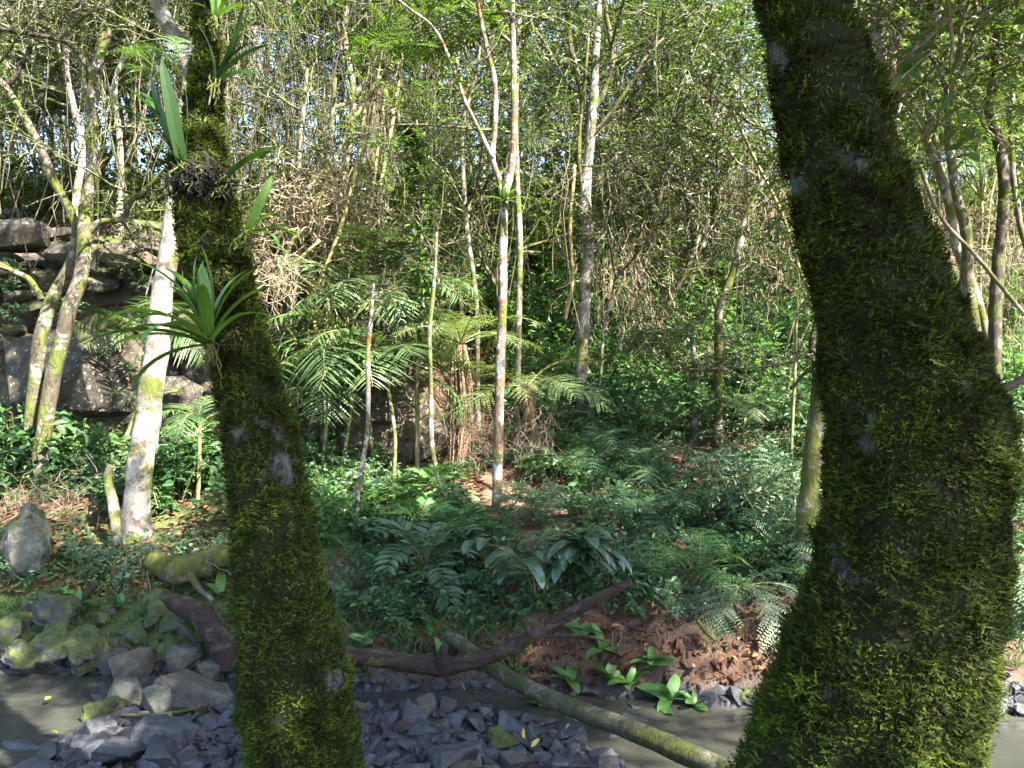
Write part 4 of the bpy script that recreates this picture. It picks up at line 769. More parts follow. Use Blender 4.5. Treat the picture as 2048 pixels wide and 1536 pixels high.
for k, (px, d) in enumerate(spots):
    x = (px - CX) / F * d; z = float(H(x, d)); py0 = CY - (z - CAMZ) / d * F
    lean = rr.normal(0, 30); h = rr.uniform(420, 700); w0 = rr.uniform(.08, .2) / d * F; bend = rr.normal(0, 14, 6)
    pts = [(px + lean * t + bend[i_], py0 - h * t, w0 * (1 - .55 * t)) for i_, t in enumerate(np.linspace(0, 1, 6))]
    lm = []
    for j in range(rr.integers(1, 4)):
        a = pts[rr.integers(2, 5)]; sx = rr.choice([-1, 1]); lm.append({'p': [a, (a[0] + sx * rr.uniform(10, 30), a[1] - 50, a[2] * .5), (a[0] + sx * rr.uniform(30, 70), a[1] - rr.uniform(110, 190), a[2] * .35)], 'ext': .4})
    right = px > 1500; mk = next(t for lim, t in marks if px < lim); cnt[mk] = cnt.get(mk, 0) + 1; bi = rr.choice(4, p=[.34, .36, .22, .08])
    lb = f"{['grey', 'mossy', 'dark', 'white'][bi]} thin tree, {ordn[cnt[mk] - 1]} from left of those {mk}"
    tree(lb, pts, d, mat=[B_GREY, B_MOSSY, B_DARK, B_WHITE][bi], ext=1, limbs=lm, nb=int(rr.integers(8, 13)), kind=(('bright', 'canopy', 'broad') if right or rr.random() < .35 else ('olive', 'canopy', 'olive', 'canopy')), bt=(.35, 1), bs=(.9, 1.6), seed=200 + k, group='thin trees on the upper slope', sides=7)
# the wood beyond the ridge: one mass
g = G(); lbs = [branch_geo(660 + k, 2.2, 9, 2, 9, .13, diamond_t(.26), .02, .5, .6, wood=False) for k in range(5)]; rr = np.random.default_rng(33)
for k in range(235):
    d = rr.uniform(26, 48); px = rr.uniform(-150, 2200); x = (px - CX) / F * d; z = float(H(x, d)); h = rr.uniform(2, 11)
    if 980 < px < 1560: h = rr.uniform(1.5, 6) if k % 2 else h
    lp = spline([[x, d, z - .2], [x + rr.normal(0, .3), d, z + h * .5], [x + rr.normal(0, .6), d, z + h]], 6); addtube(g, lp, np.linspace(rr.uniform(.03, .09), .02, 6), 5, 0, caps=False)
    for j in range(int(rr.integers(2, 5))):
        u = rr.uniform(.25, 1); q = lp[int(u * 5)]; g.merge(lbs[rr.integers(5)], orient(rr.uniform(0, 6.28), rr.normal(.1, .3)) * rr.uniform(.8, 1.6), q)
raw('far_wood', g, [B_TWIG, L_OLIVE], 'hazy mass of thin far trees closing the view along the ridge', 'wood', kind='stuff')

# ------------------------------------------------------------------ palms and tree ferns
def palm(label, px, py, top, d, n, seed, s=1.0, kind='palm', r0=.03, yaw0=None, name='palm'):
    rr = np.random.default_rng(seed); b = P(px, py, d); b[2] = float(H(b[0], d)) - .05; t = P(top[0], top[1], d)
    rt = thing(name, label, 'palm', b)
    lp = spline([b, (b + t) / 2 + rr.normal(0, .04, 3), t], 12); part('trunk', addtube(G(), lp - b, np.linspace(r0, r0 * .75, 12), 8).mesh('trunk', B_STEM, True), rt)
    for k in range(n):
        ms = FR[kind]; yaw = k * 2.4 + rr.normal(0, .25)
        if yaw0 is not None: yaw = yaw0 + (k / max(n - 1, 1) - .5) * 4.4 + rr.normal(0, .15)
        part('frond', ms[k % len(ms)], rt, t - b + rr.normal(0, .015, 3), orient(yaw, rr.normal(-.1, .2) - .25 * (k % 3 == 2), rr.normal(0, .2)), s * rr.uniform(.85, 1.15))
palm('feather palm at the left of the palm clump, over the dark hollow', 640, 975, (655, 790), 10.7, 8, 1, 1.05, yaw0=math.pi)
palm('middle feather palm of the clump with broad drooping fronds', 682, 960, (712, 745), 10.9, 9, 2, 1.25, yaw0=math.pi)
palm('right feather palm of the clump, its lit frond hanging low', 785, 945, (775, 770), 10.6, 9, 3, 1.2, yaw0=math.pi)
palm('tall feather palm behind the clump, below the leafy sapling', 745, 930, (735, 640), 11.5, 10, 4, 1.3, yaw0=math.pi)
palm('feather palm with arching fronds directly left of the tree fern crown', 830, 900, (800, 640), 12.0, 8, 5, 1.2)
palm('slanting palm against the cliff left of the stout pale trunk', 225, 890, (290, 690), 11.2, 6, 6, .9, yaw0=math.pi)
palm('small palm with bright feather leaf between the stout pale trunk and the left mossy tree', 395, 900, (400, 850), 9.8, 6, 7, .6)
palm('tall palm with huge dark feather fronds behind the forked central trunk', 925, 700, (935, 430), 16.5, 8, 8, 1.25, kind='bigpalm', r0=.06)
palm('small green palm on the slope left of the right mossy trunk', 1490, 880, (1490, 835), 12.6, 7, 9, .75)
palm('pale fronded palm at the right edge behind the spotted trunks', 1960, 480, (1965, 400), 13.5, 8, 10, 1.0, kind='bigpalm')
palm('low palm with one bright sunny fan of leaflets above the palm clump', 790, 640, (785, 590), 13.2, 6, 11, .9)
def tree_fern(label, px, py, top, d, n, seed, s=1.0, skirt=True, rtr=.07):
    rr = np.random.default_rng(seed); b = P(px, py, d); b[2] = float(H(b[0], d)) - .05; t = P(top[0], top[1], d); h = t[2] - b[2]
    rt = thing('tree_fern', label, 'tree fern', b)
    part('trunk', addtube(G(), spline([b, (b + t) / 2, t], 14) - b, np.linspace(rtr * 1.1, rtr, 14), 12, wob=.25, seed=seed, wscale=14).mesh('trunk', B_FERN, True), rt)
    for k in range(n): part('frond', FR['treefern'][k % 3], rt, t - b, orient(k * 2 * math.pi / n + rr.normal(0, .15), rr.normal(.0, .12), rr.normal(0, .15)), s * rr.uniform(.85, 1.1))
    if skirt:
        g = G()
        for k in range(90 if h > 1.6 else 26):
            a = rr.uniform(0, 6.28); L = h * (rr.uniform(.5, .95) if h > 1.6 else rr.uniform(.2, .5)); u = np.linspace(0, 1, 8); sp = rr.uniform(.02, .15) * (1 if h > 1.6 else .5)
            rad_ = rtr + sp * np.sin(np.clip(u * 1.5, 0, 1.57)); pth = np.stack([np.cos(a) * rad_ + .03 * np.sin(u * 5 + a), np.sin(a) * rad_, -L * u], -1) + (t - b); addtube(g, pth, np.linspace(.009, .003, 8), 3, 0, caps=False)
        part('dead_frond_skirt', g.mesh('dead_frond_skirt', L_DRYS), rt)
        part('dead_frond_litter',  tangle_geo(seed + 5, 300, (.3, .3, h * .42), .4, .8, .003).mesh('dead_frond_litter', L_DRY), rt, (t + b) / 2 - b - [0, 0, h * .12], kind='stuff')
L_DRYS = leaf_mat('dead fern stalk', [(.11, .065, .04), (.2, .13, .08), (.3, .22, .14)], .05, .7, .2, (1, 1, 1))
tree_fern('tall tree fern with a brown skirt of dead fronds, centre left', 925, 975, (920, 690), 11.0, 11, 21)
tree_fern('shorter tree fern with pale lacy fronds right of the forked central trunk', 1075, 960, (1055, 775), 11.4, 10, 22, .95, rtr=.05)
raw_o = part('dry_vine_tangle', tangle_geo(61, 520, (.8, .4, .55), .55, .15, .006, 1.2).mesh('tangle', L_DRYB), None, P(635, 425, 11.3)); tag(raw_o, 'pale dry twig tangle like a broom, sunlit, right of the small trunk bromeliad', 'dry vines', kind='stuff')
vines = [(1250, 560, 14.2, (1.0, .5, 1.3), .9, 'brown curtain of dry vines hanging beside the white banded trunk'), (1560, 450, 13.5, (.7, .5, 1.2), .7, 'tan dry vine mass against the left edge of the right mossy trunk'), (1985, 540, 11.5, (1.3, .6, 1.1), .5, 'tan dry vine thicket at the right edge below the bent dark trunk'),
         (640, 660, 10.8, (.55, .3, .8), .8, 'yellowish dead creepers dangling left of the palm clump'), (1490, 330, 17, (1.0, .8, 1.3), .6, 'grey brown dry vine curtain upper right of the crooked mossy tree'), (820, 240, 18, (1.0, .6, 1.2), .6, 'dark brown vine bundle high behind the vine clad stem'), (545, 545, 10.5, (.4, .3, .3), .1, 'small pale twig spray touching the right side of the left mossy tree'),
         (300, 1130, 8.2, (.5, .3, .4), .5, 'dead grey grass and twigs drooping over the bank above the curved stump'), (90, 1000, 9.2, (.8, .4, .35), .3, 'dry brown creeper mat draped over the tall mossy boulder'), (1340, 480, 16.5, (.8, .6, .9), .7, 'tan hanging vines behind the crooked mossy tree'), (1430, 720, 14.8, (.7, .5, .5), .6, 'reddish dry twigs on the slope behind the small bushy tree'), (980, 860, 11.6, (.9, .4, .5), .5, 'dead brown stalks between the two tree ferns')]
rs = np.random.default_rng(66); pts = sample_poly([(0, 1200), (300, 1190), (470, 1260), (470, 1335), (0, 1320)], 46, rs); dd2 = hit(pts[:, 0], pts[:, 1])
MST = [hull_mesh('stone mossy', 160 + k, 16, R_MOSS, .6, (1, .8, .6)) for k in range(5)]
for k, (a, b) in enumerate(pts):
    q = P(a, b, dd2[k]); sc = rs.lognormal(math.log(.17), .45); part('stone', MST[k % 5], GROUND, (q[0], q[1], float(H(q[0], q[1])) + .02), rot_euler(rs.normal(0, .4), rs.normal(0, .4), rs.uniform(0, 6.28)), sc)
for k, (px, py, d, sz, hg, lb) in enumerate(vines):
    o = part('dry_vine_tangle', tangle_geo(70 + k, int(150 + 90 * sz[0] * sz[2]), sz, .65, hg, .0032 * (d / 11) * (1.9 if 'creepers d' in lb else 1), .8).mesh('tangle', L_CREEP if 'creepers d' in lb else L_DRYB if 'twig spray' in lb else L_DRY), None, P(px, py, d)); tag(o, lb, 'dry vines', kind='stuff')
# hanging lianas
ln = [([(552, 600), (575, 500), (640, 390), (700, 250), (760, 150)], 11.0, 'looping pale liana rising from left of the palms to the dark leaning trunk'), ([(570, 700), (640, 560), (690, 430), (720, 300), (735, 180)], 10.8, 'long pale liana crossing behind the broom shaped twig tangle'), ([(740, 420), (755, 300), (770, 180), (800, 60)], 13, 'straight pale liana beside the dark leaning trunk, left of a pair'), ([(755, 410), (775, 300), (795, 190), (810, 60)], 13, 'straight pale liana beside the dark leaning trunk, right of a pair'),
      ([(1840, 330), (1880, 430), (1950, 510), (2060, 640)], 7.5, 'thin dark stem slanting down to the right edge of the picture'), ([(1640, 620), (1600, 540), (1560, 420), (1500, 300), (1460, 210)], 12, 'thin pale liana slanting left from the right mossy trunk'), ([(1130, 640), (1145, 560), (1140, 450), (1150, 330)], 12.8, 'greenish hanging liana just left of the white banded trunk'),
      ([(575, 860), (600, 760), (640, 690), (655, 600), (590, 540), (640, 480)], 10.6, 'twisted yellow-green creeper looping down left of the palm clump'), ([(620, 850), (650, 740), (630, 640), (690, 610), (740, 620)], 10.7, 'kinked yellow creeper hanging in front of the left palm')]
for k, (pp, d, lb) in enumerate(ln):
    lp, lr = stem_path([(a, b, 7 if k != 4 else 9) for a, b in pp], d, seed=k, n=40); q = lp[0].copy(); o = part('liana', addtube(G(), lp - q, lr, 6).mesh('liana', L_CREEP if k != 4 else B_TWIG, True), None, q); tag(o, lb, 'liana')
g = G(); rr = np.random.default_rng(55)
for k in range(620):
    px = rr.uniform(-30, 2080) if k % 3 else rr.uniform(480, 900); d = rr.uniform(11, 24); x = (px - CX) / F * d; zb = float(H(x, d)); z0 = zb + rr.uniform(0, 2.5) + (1.0 if d < 13 else 0); L = rr.uniform(1.5, 5.5); n = 8; t = np.linspace(0, 1, n)
    dr = rr.normal(0, .18, 2) * L; wv = fbm(np.column_stack([t * 3 + k * 7.3, 0 * t, 0 * t]), 1.0, k % 17, 2)
    addtube(g, np.stack([x + dr[0] * t + wv * .12, d + dr[1] * t + wv * .1, z0 + L * t], -1), rr.uniform(.004, .011) * (d / 12), 3, int(rr.integers(0, 3)), caps=False)
raw('hanging_vines', g, [B_TWIG, L_DRY, B_STEM], 'countless hair thin vines and shoots hanging through the forest on the slope', 'vines', kind='stuff')
# vine clad stem
rt, ap = tree('narrow stem wrapped in bright green climbing vine leaves, left of centre', [(835, 700, 9), (838, 600, 9), (842, 480, 8), (838, 380, 8), (830, 290, 7), (812, 255, 5)], 10.6, mat=B_STEM, ext=0, seed=40, name='vine_clad_stem', cat='vine', flare=0, sides=6)
pth = ap[0][0]; g = G(); rr = np.random.default_rng(41); n = 900; u = rr.uniform(.3, 1, n); idx = u * (len(pth) - 1); pos = np.stack([np.interp(idx, np.arange(len(pth)), pth[:, c]) for c in range(3)], -1) + rr.normal(0, .07, (n, 3))
g.scatter(*leaf_t(.36, .08, .1), frames(rr.normal(0, 1, (n, 3)) + [0, -.4, -.3], [0, -.5, 1]) * rr.uniform(.06, .13, n)[:, None, None], pos - np.array(rt.location)); part('vine_leaves', g.mesh('vine_leaves', L_BRIGHT), rt, kind='stuff')
for k in range(9): part('foliage_branch', BR['olive'][k % 5], rt, pth[int(rr.uniform(.3, .9) * (len(pth) - 1))] - np.array(rt.location), orient(rr.uniform(0, 6.28), rr.normal(0, .3)), rr.uniform(.25, .45))

# ------------------------------------------------------------------ plants of the bank, one by one
def fern(label, px, py, n, s, kind, seed, cat='fern', name='fern', front=False, d=None, up=0.0):
    rr = np.random.default_rng(seed); q = gp(px, py) if d is None else P(px, py, d); q = q + [0, 0, up + .12]; s = s * 1.2; rt = thing(name, label, cat, q)
    for k in range(n):
        yaw = k * 2 * math.pi / n + rr.normal(0, .25)
        if front: yaw = math.pi + (k / max(n - 1, 1) - .5) * 3.6 + rr.normal(0, .2)
        ms = FR[kind]; part('frond', ms[k % len(ms)], rt, rr.normal(0, .015, 3), orient(yaw, rr.normal(0, .15), rr.normal(0, .15)), s * rr.uniform(.8, 1.15))
fern('dark cycad like plant with long oblong leaflets above the start of the mossy pole', 848, 1165, 13, .95, 'cycad', 1, 'plant', 'leafy_plant')
fern('bright green pinnate leaved plant just above the dark cycad like plant', 845, 1085, 8, .8, 'cycadg', 2, 'plant', 'leafy_plant')
fern('green pinnate plant below the tree fern, right of the bent sapling foot', 875, 1010, 8, .9, 'cycadg', 3, 'plant', 'leafy_plant')
fern('big fern with blue-grey fronds hanging over the red soil bank', 1480, 1225, 9, 1.0, 'droop', 4, front=True, up=.08)
fern('fresh green fern left of the blue-grey hanging fern', 1400, 1165, 9, .9, 'lfern', 5)
fern('grey-green fern crown tucked against the right mossy trunk above the hanging fern', 1540, 1130, 9, .95, 'fern', 6)
fern('dark fern with flat tiered fronds right of the pointing end of the dark log', 1330, 1060, 9, .95, 'fern', 7)
fern('lacy dark fern on the shaded slope below the shorter tree fern', 1130, 960, 10, 1.0, 'fern', 8)
fern('lacy dark fern spreading at the middle of the shaded slope', 1190, 930, 10, 1.1, 'fern', 9)
fern('fern arching over the bank just left of the forked central trunk base', 930, 1090, 8, .9, 'lfern', 10)
fern('dark green fern in the dense shade right of the forked central trunk base', 1080, 1050, 9, .9, 'fern', 11)
fern('pale fern hanging from the bank at the right edge of the picture', 2020, 1180, 8, 1.0, 'droop', 12, front=True)
fern('small fern on the ledge right of the slanting cliff palm', 215, 865, 7, .55, 'lfern', 13)
fern('fern in deep shade above the flat tiered fern', 1290, 960, 9, 1.0, 'fern', 14)
fern('soft fern on the hillside below the small bushy tree', 1345, 870, 8, .9, 'lfern', 15)
fern('fern in front of the half hidden mossy trunk', 1560, 1010, 9, 1.0, 'fern', 16)
fern('low fern beside the foot of the slender brown sapling', 700, 1130, 8, .6, 'lfern', 17)
# glossy ginger like plants: stem > leaf
LG = [strap_geo(.42, .062, a, fold=.2, tip=.35).mesh('leaf', L_GINGER) for a in ((.4, -1.0), (.2, -1.3), (.6, -1.6))]
def ginger(label, px, py, seed, n=4, s=1.0):
    rr = np.random.default_rng(seed); q = gp(px, py); rt = thing('ginger_plant', label, 'plant', q)
    for k in range(n):
        yaw = math.pi + rr.uniform(-1.5, 1.5); t = np.linspace(0, 1, 9); L = s * rr.uniform(.7, 1.0); pit = 1.35 - 1.5 * t ** 1.4
        st = np.stack([0 * t, np.cos(pit), np.sin(pit)], -1) * L / 8; pth = np.vstack([[0, 0, 0], np.cumsum(st, 0)[:-1]])
        so_ = part('stem', addtube(G(), pth, np.linspace(.009, .005, 9), 6).mesh('stem', B_STEM, True), rt, rr.normal(0, .04, 3), orient(yaw))
        for j in range(8):
            u = .4 + .6 * j / 7; p = np.array([np.interp(u, t, pth[:, c]) for c in range(3)])
            part('leaf', LG[j % 3], so_, p, orient((1 if j % 2 else -1) * rr.uniform(.7, 1.2), rr.normal(-.1, .15), 0), s * rr.uniform(.7, 1.0))
ginger('ginger like plant with big glossy blue-green leaves behind the dark log', 1075, 1215, 5, 5)
ginger('glossy leaved plant standing higher and right of the other behind the dark log', 1160, 1185, 6, 4)
# soft herbs on the soil bank and over the pole
LH = [strap_geo(.22, .048, a, fold=.15, tip=.3).mesh('leaf', L_HERB) for a in ((.9, -.9), (.5, -.7), (.25, -.9))]
def herb(label, px, py, seed, n=9, s=1.0, d=None, up=.1):
    rr = np.random.default_rng(seed); q = (gp(px, py) if d is None else P(px, py, d)); rt = thing('herb', label, 'herb', q)
    part('stem', addtube(G(), [[0, 0, -.03], [.01, -.01, up * .5], [0, -.03, up]], .005, 5).mesh('stem', B_STEM, True), rt)
    for k in range(n): part('leaf', LH[k % 3], rt, (0, -.03, up * (1 - .5 * (k / n))), orient(k * 2.4 + rr.normal(0, .3), rr.normal(0, .3), rr.normal(0, .3)), s * rr.uniform(.45, 1.15))
for k, a in enumerate([('bright herb rosette on a twig at the top of the red soil bank', 1180, 1290, 1.25), ('bright herb in the middle of the red soil bank below the top rosette', 1203, 1345, 1.0), ('largest bright herb right on the red soil bank, leaves spreading', 1300, 1345, 1.35), ('leafy herb rising over the mossy pole at mid length', 1140, 1390, .9), ('herb with drooping leaves just above the mossy pole near its middle', 1215, 1385, 1.0), ('small herb on the gravel below the mossy pole', 1085, 1432, .9), ('herb trailing over the water right of the mossy pole', 1335, 1420, 1.1), ('small herb at the water edge, rightmost above the mossy pole', 1385, 1430, .8), ('herb sprig dipping into the water below the others near the pole', 1345, 1462, .8), ('low herb between the mossy pole and the red soil bank', 1255, 1405, .9)]):
    herb(a[0], a[1], a[2], 50 + k, s=a[3])
for k, a in enumerate([('small bright plant on the mossy bank left of the curved stump', 245, 1225, .8), ('bright seedling on the mossy bank above the rounded boulder', 160, 1225, .8), ('light green plant beside the bend of the curved stump', 440, 1205, 1.0), ('little plant near the top of the mossy bank below the dead grass', 260, 1135, .7), ('small plant at the foot of the mossy bank left of the stump base', 405, 1270, .8), ('tiny plant on the stone pile beside the ochre rock', 415, 1405, .6), ('seedling under the dark log close to the left mossy trunk', 730, 1325, .8), ('green seedling below the middle of the dark log', 880, 1345, .8), ('seedling beside the crossing of the dark log and the mossy pole', 1000, 1350, .7), ('bright plant on the left bank between the mossy boulders', 130, 1210, .7)]):
    herb(a[0], a[1], a[2], 80 + k, s=a[3], n=7)
# leafy shrubs told apart in the picture
def shrub(label, px, py, seed, mesh, s=1.0):
    q = gp(px, py); rt = thing('shrub', label, 'shrub', q); rr = np.random.default_rng(seed)
    for k in range(3): part('foliage', mesh[(seed + k) % len(mesh)], rt, rr.normal(0, .08, 3) * [1, 1, 0], orient(rr.uniform(0, 6.28)), s * rr.uniform(.8, 1.15))
    part('stem', addtube(G(), [[0, 0, -.1], [.02, 0, .15 * s], [0, .02, .35 * s]], .014, 5).mesh('stem', B_TWIG, True), rt)
CLb = [clump_geo(700 + k, .75, 9, 4, 8, .12, leaf_t(.27, .1, .2), .7).mesh('foliage', [B_STEM, L_SHADE]) for k in range(3)]
CLg = [clump_geo(710 + k, .75, 9, 4, 8, .11, leaf_t(.27, .1, .2), .7).mesh('foliage', [B_STEM, L_HERB]) for k in range(3)]
CLu = [clump_geo(720 + k, .8, 10, 5, 10, .065, leaf_t(.24), .8).mesh('foliage', [B_STEM, L_BLUE]) for k in range(3)]
CLo = [clump_geo(730 + k, .9, 10, 5, 10, .06, leaf_t(.22), .9).mesh('foliage', [B_TWIG, L_OLIVE]) for k in range(3)]
CLy = [clump_geo(740 + k, .8, 10, 5, 9, .075, leaf_t(.26), .8).mesh('foliage', [B_TWIG, L_BRIGHT]) for k in range(3)]
for k, a in enumerate([('broad leaved shrub at the left edge in front of the twin trunks', 40, 960, CLb, 1.5), ('bright broad leaved shrub between the twin trunks and the stout pale trunk', 165, 960, CLg, 1.1), ('pale leaved low shrub left of the stout pale trunk', 215, 985, CLu, 1.0), ('broad leaved shrub casting leaf shadows on the stout pale trunk', 350, 985, CLb, 1.3), ('broad leaved shrub squeezed beside the left mossy trunk at mid height', 415, 975, CLg, 1.2), ('dark leafy sprig in front of the foot of the stout pale trunk', 250, 1040, CLb, .8), ('pale leafy shrub right of the left mossy trunk near the reddish litter', 640, 1090, CLg, .9), ('shrub with glossy leaves beside the right mossy trunk above the hanging fern', 1590, 1110, CLu, 1.3), ('bluish tiered shrub left of the half hidden mossy trunk', 1500, 1060, CLu, 1.5), ('sunlit yellow-green shrub right of the right mossy trunk', 1990, 760, CLy, 1.8), ('dull green shrub at the right edge low behind the mossy trunk', 2030, 1010, CLo, 1.2), ('pale leaved shrub right of the shorter tree fern', 1120, 880, CLu, 1.6), ('bright leafy shrub on the slope left of the dark leaning trunk', 1230, 680, CLy, 1.4)]):
    shrub(a[0], a[1], a[2], 90 + k, a[3], a[4])

# ------------------------------------------------------------------ logs, roots and sticks
def log(name, label, pts, mat, cat='log', sides=14, wob=.12, seed=0, wscale=8, n=40):
    w_ = np.array([np.append(P(a, b, d), wd / F * d / 2) for a, b, wd, d in pts]); q = spline(w_, n); b = q[0, :3].copy()
    o = part(name, addtube(G(), q[:, :3] - b, q[:, 3], sides, wob=wob, seed=seed, wscale=wscale).mesh(name, mat, True), None, b); tag(o, label, cat); return o
LOG = log('fallen_log', 'dark bare curved log rising to a broken end at the right, over the mossy pole', [(560, 1290, 36, 5.7), (690, 1310, 34, 5.9), (800, 1322, 36, 6.05), (880, 1333, 38, 6.1), (950, 1322, 32, 6.1), (1030, 1290, 28, 6.05), (1120, 1240, 25, 5.95), (1200, 1195, 22, 5.85), (1262, 1162, 17, 5.8)], B_LOG, wob=.2, seed=2, sides=20, wscale=16, n=70)
for k, pp in enumerate([[(880, 1335, 26, 6.08), (884, 1308, 20, 6.0), (890, 1290, 13, 5.97)], [(1060, 1275, 16, 6.0), (1052, 1252, 12, 5.96), (1044, 1238, 8, 5.95)], [(1195, 1200, 13, 5.84), (1206, 1216, 10, 5.8), (1212, 1228, 7, 5.79)]]):
    q = np.array([np.append(P(a, b, d), wd / F * d / 2) for a, b, wd, d in pp]); q = spline(q, 8); part('stub', addtube(G(), q[:, :3] - np.array(LOG.location), q[:, 3], 8, wob=.2, seed=k).mesh('stub', B_LOG, True), LOG)
log('fallen_pole', 'long straight mossy fallen pole slanting from the bank down to the lower right', [(840, 1225, 26, 7.3), (890, 1262, 27, 7.0), (1000, 1345, 31, 6.3), (1120, 1405, 36, 5.75), (1250, 1455, 41, 5.3), (1400, 1520, 46, 4.85), (1560, 1595, 52, 4.4)], bark_mat('pole bark', (.03, .03, .018), (.085, .08, .05), (.15, .145, .1), .3, moss=(.05, .062, .014), moss_amt=.5, scale=26), seed=3, wob=.07)
log('curved_stump', 'brown curved root stump bending down to the shore beside the left mossy trunk', [(325, 1190, 20, 7.35), (355, 1207, 36, 7.3), (395, 1228, 46, 7.2), (430, 1265, 52, 7.1), (450, 1310, 50, 7.05), (452, 1345, 40, 7.0)], B_LOG, 'stump', seed=4, wob=.25)
log('mossy_log', 'mossy trunk lying on the bank behind the left mossy tree', [(300, 1120, 40, 8.1), (350, 1140, 52, 8.0), (400, 1130, 52, 7.95), (470, 1108, 48, 7.9), (540, 1100, 40, 7.9)], B_MOSSY, seed=5, wob=.2)
for k, (pp, lb) in enumerate([([(0, 1185, 20, 8.2), (70, 1175, 16, 8.1), (130, 1170, 12, 8.0)], 'dark root snaking along the left bank from the picture edge'), ([(95, 1270, 9, 7.5), (135, 1235, 12, 7.6), (165, 1195, 15, 7.7), (190, 1170, 16, 7.9)], 'pale root running down over the mossy boulder on the left bank'), ([(380, 1150, 15, 7.7), (400, 1180, 12, 7.5), (425, 1200, 10, 7.4)], 'thin mossy root dropping from the mossy log to the stump'), ([(235, 1090, 20, 8.5), (228, 1020, 22, 8.7), (215, 960, 18, 8.8), (222, 930, 12, 8.8)], 'short dead stump standing left of the stout pale trunk'),
        ([(1245, 1245, 8, 6.75), (1275, 1258, 10, 6.7), (1310, 1262, 10, 6.7)], 'pale exposed root at the top of the red soil bank'), ([(1395, 1240, 8, 6.6), (1410, 1262, 10, 6.6), (1430, 1280, 7, 6.6)], 'curled root sticking out of the soil beside the hanging fern'), ([(240, 1430, 7, 6.0), (330, 1428, 7, 6.0), (400, 1415, 5, 6.05)], 'thin pale stick lying across the stone pile'), ([(1090, 1275, 6, 6.5), (1160, 1270, 6, 6.4), (1220, 1284, 6, 6.4)], 'straight twig poking out of the soil behind the end of the dark log'), ([(1250, 1435, 7, 5.9), (1180, 1440, 6, 5.8), (1100, 1445, 8, 5.8), (1060, 1460, 5, 5.7)], 'pale roots trailing on the gravel below the mossy pole'),
        ([(690, 1292, 8, 7.0), (760, 1265, 8, 7.0), (850, 1258, 7, 7.0)], 'dead stick on the bank above the left end of the dark log'), ([(1985, 790, 16, 3.0), (2020, 772, 16, 3.1), (2070, 745, 15, 3.2)], 'dark branch stub poking right from the right mossy trunk'), ([(2000, 1010, 12, 5.5), (2022, 920, 13, 5.6), (2050, 830, 12, 5.7)], 'dark stem slanting up at the right edge behind the right mossy trunk')]):
    log('root' if 'root' in lb else 'stick', lb, pp, [B_TWIG, B_LOG, B_MOSSY][k % 3], 'root' if 'root' in lb else 'stick', 7, .15, 20 + k, n=20)
YL = G().add(*leaf_t(.3, .06, .05)).mesh('fallen_leaf', L_YELLOW)
for k, (px, py, lb) in enumerate([(90, 1465, 'yellow leaf floating at the lower left of the stream'), (115, 1490, 'pale yellow leaf among the dark slabs at lower left'), (210, 1338, 'orange yellow leaf on the shore rocks left'), (192, 1318, 'yellow leaf beside the rounded boulder'), (1062, 1512, 'yellow leaf on the wet stones near the bottom edge'), (1135, 1488, 'yellow leaf right of the moss capped rock'), (930, 1422, 'yellow leaf standing at the far edge of the gravel bar'), (345, 1462, 'light green leaf on the broad bluish slab'), (1050, 1500, 'smaller yellow leaf beside the wet stones at the bottom')]):
    q = gp(px, py); q[2] = max(q[2], 0) + .06; o = part('fallen_leaf', YL, None, q, rot_euler(.2 * k, .3, k * 1.3), .085); tag(o, lb, 'leaf')

# ------------------------------------------------------------------ ground cover nobody could count
def cover(name, label, zones, geos, mats, seed, sc=(.6, 1.2), cat='plants', fwd=0.0):
    rr = np.random.default_rng(seed); g = G()
    for poly, n in zones:
        pts = sample_poly(poly, n, rr); d = hit(pts[:, 0], pts[:, 1]); W = np.stack(P(pts[:, 0], pts[:, 1], d), -1)
        for (x, y, z), dd_ in zip(W, d):
            if dd_ > 58: continue
            k = rr.integers(len(geos)); s = rr.uniform(*sc) * (max(dd_, 7) / 9) ** .35
            g.merge(geos[k], orient(rr.uniform(0, 6.28), rr.normal(0, .12)) * s, (x, y, float(H(x, y))) if not fwd else (x, y - fwd * rr.uniform(.5, 1), z))
    return raw(name, g, mats, label, cat, kind='stuff')
gB = [clump_geo(800 + k, .5, 6, 3, 7, .1, leaf_t(.28, .1, .2), .8, .2, wood=False) for k in range(4)]
gF = [clump_geo(810 + k, .55, 7, 4, 9, .065, diamond_t(.27), .9, .22, wood=False) for k in range(4)]
def fern_clump(seed, n=6):
    rr = np.random.default_rng(seed); g = G(); fr = [frond_geo(.6, 11, .17, 5, w=.26, arch=a, rad=.005, nseg=7) for a in ((.9, -1.6), (.6, -1.5))]
    for k in range(n): g.merge(fr[k % 2], orient(k * 6.28 / n + rr.normal(0, .3), rr.normal(0, .2)) * rr.uniform(.7, 1.1))
    return g
gT = [clump_geo(840 + k, 1.0, 7, 5, 7, .1, leaf_t(.25, .1, .2), .5, .25, wood=False) for k in range(3)]
gN = [fern_clump(820 + k) for k in range(2)]
def grass_clump(seed):
    rr = np.random.default_rng(seed); g = G(); b = blade_t(.03, .5); n = 26
    return g.scatter(*b, frames(np.column_stack([rr.normal(0, .5, (n, 2)), np.full(n, 1.0)]), rr.normal(0, 1, (n, 3))) * rr.uniform(.15, .4, n)[:, None, None], np.column_stack([rr.normal(0, .06, (n, 2)), np.zeros(n)]), 1)
gG = [grass_clump(830 + k) for k in range(3)]
BANK = [(630, 1010), (760, 960), (1000, 960), (1250, 930), (1620, 960), (1640, 1180), (1420, 1235), (1050, 1255), (640, 1275)]
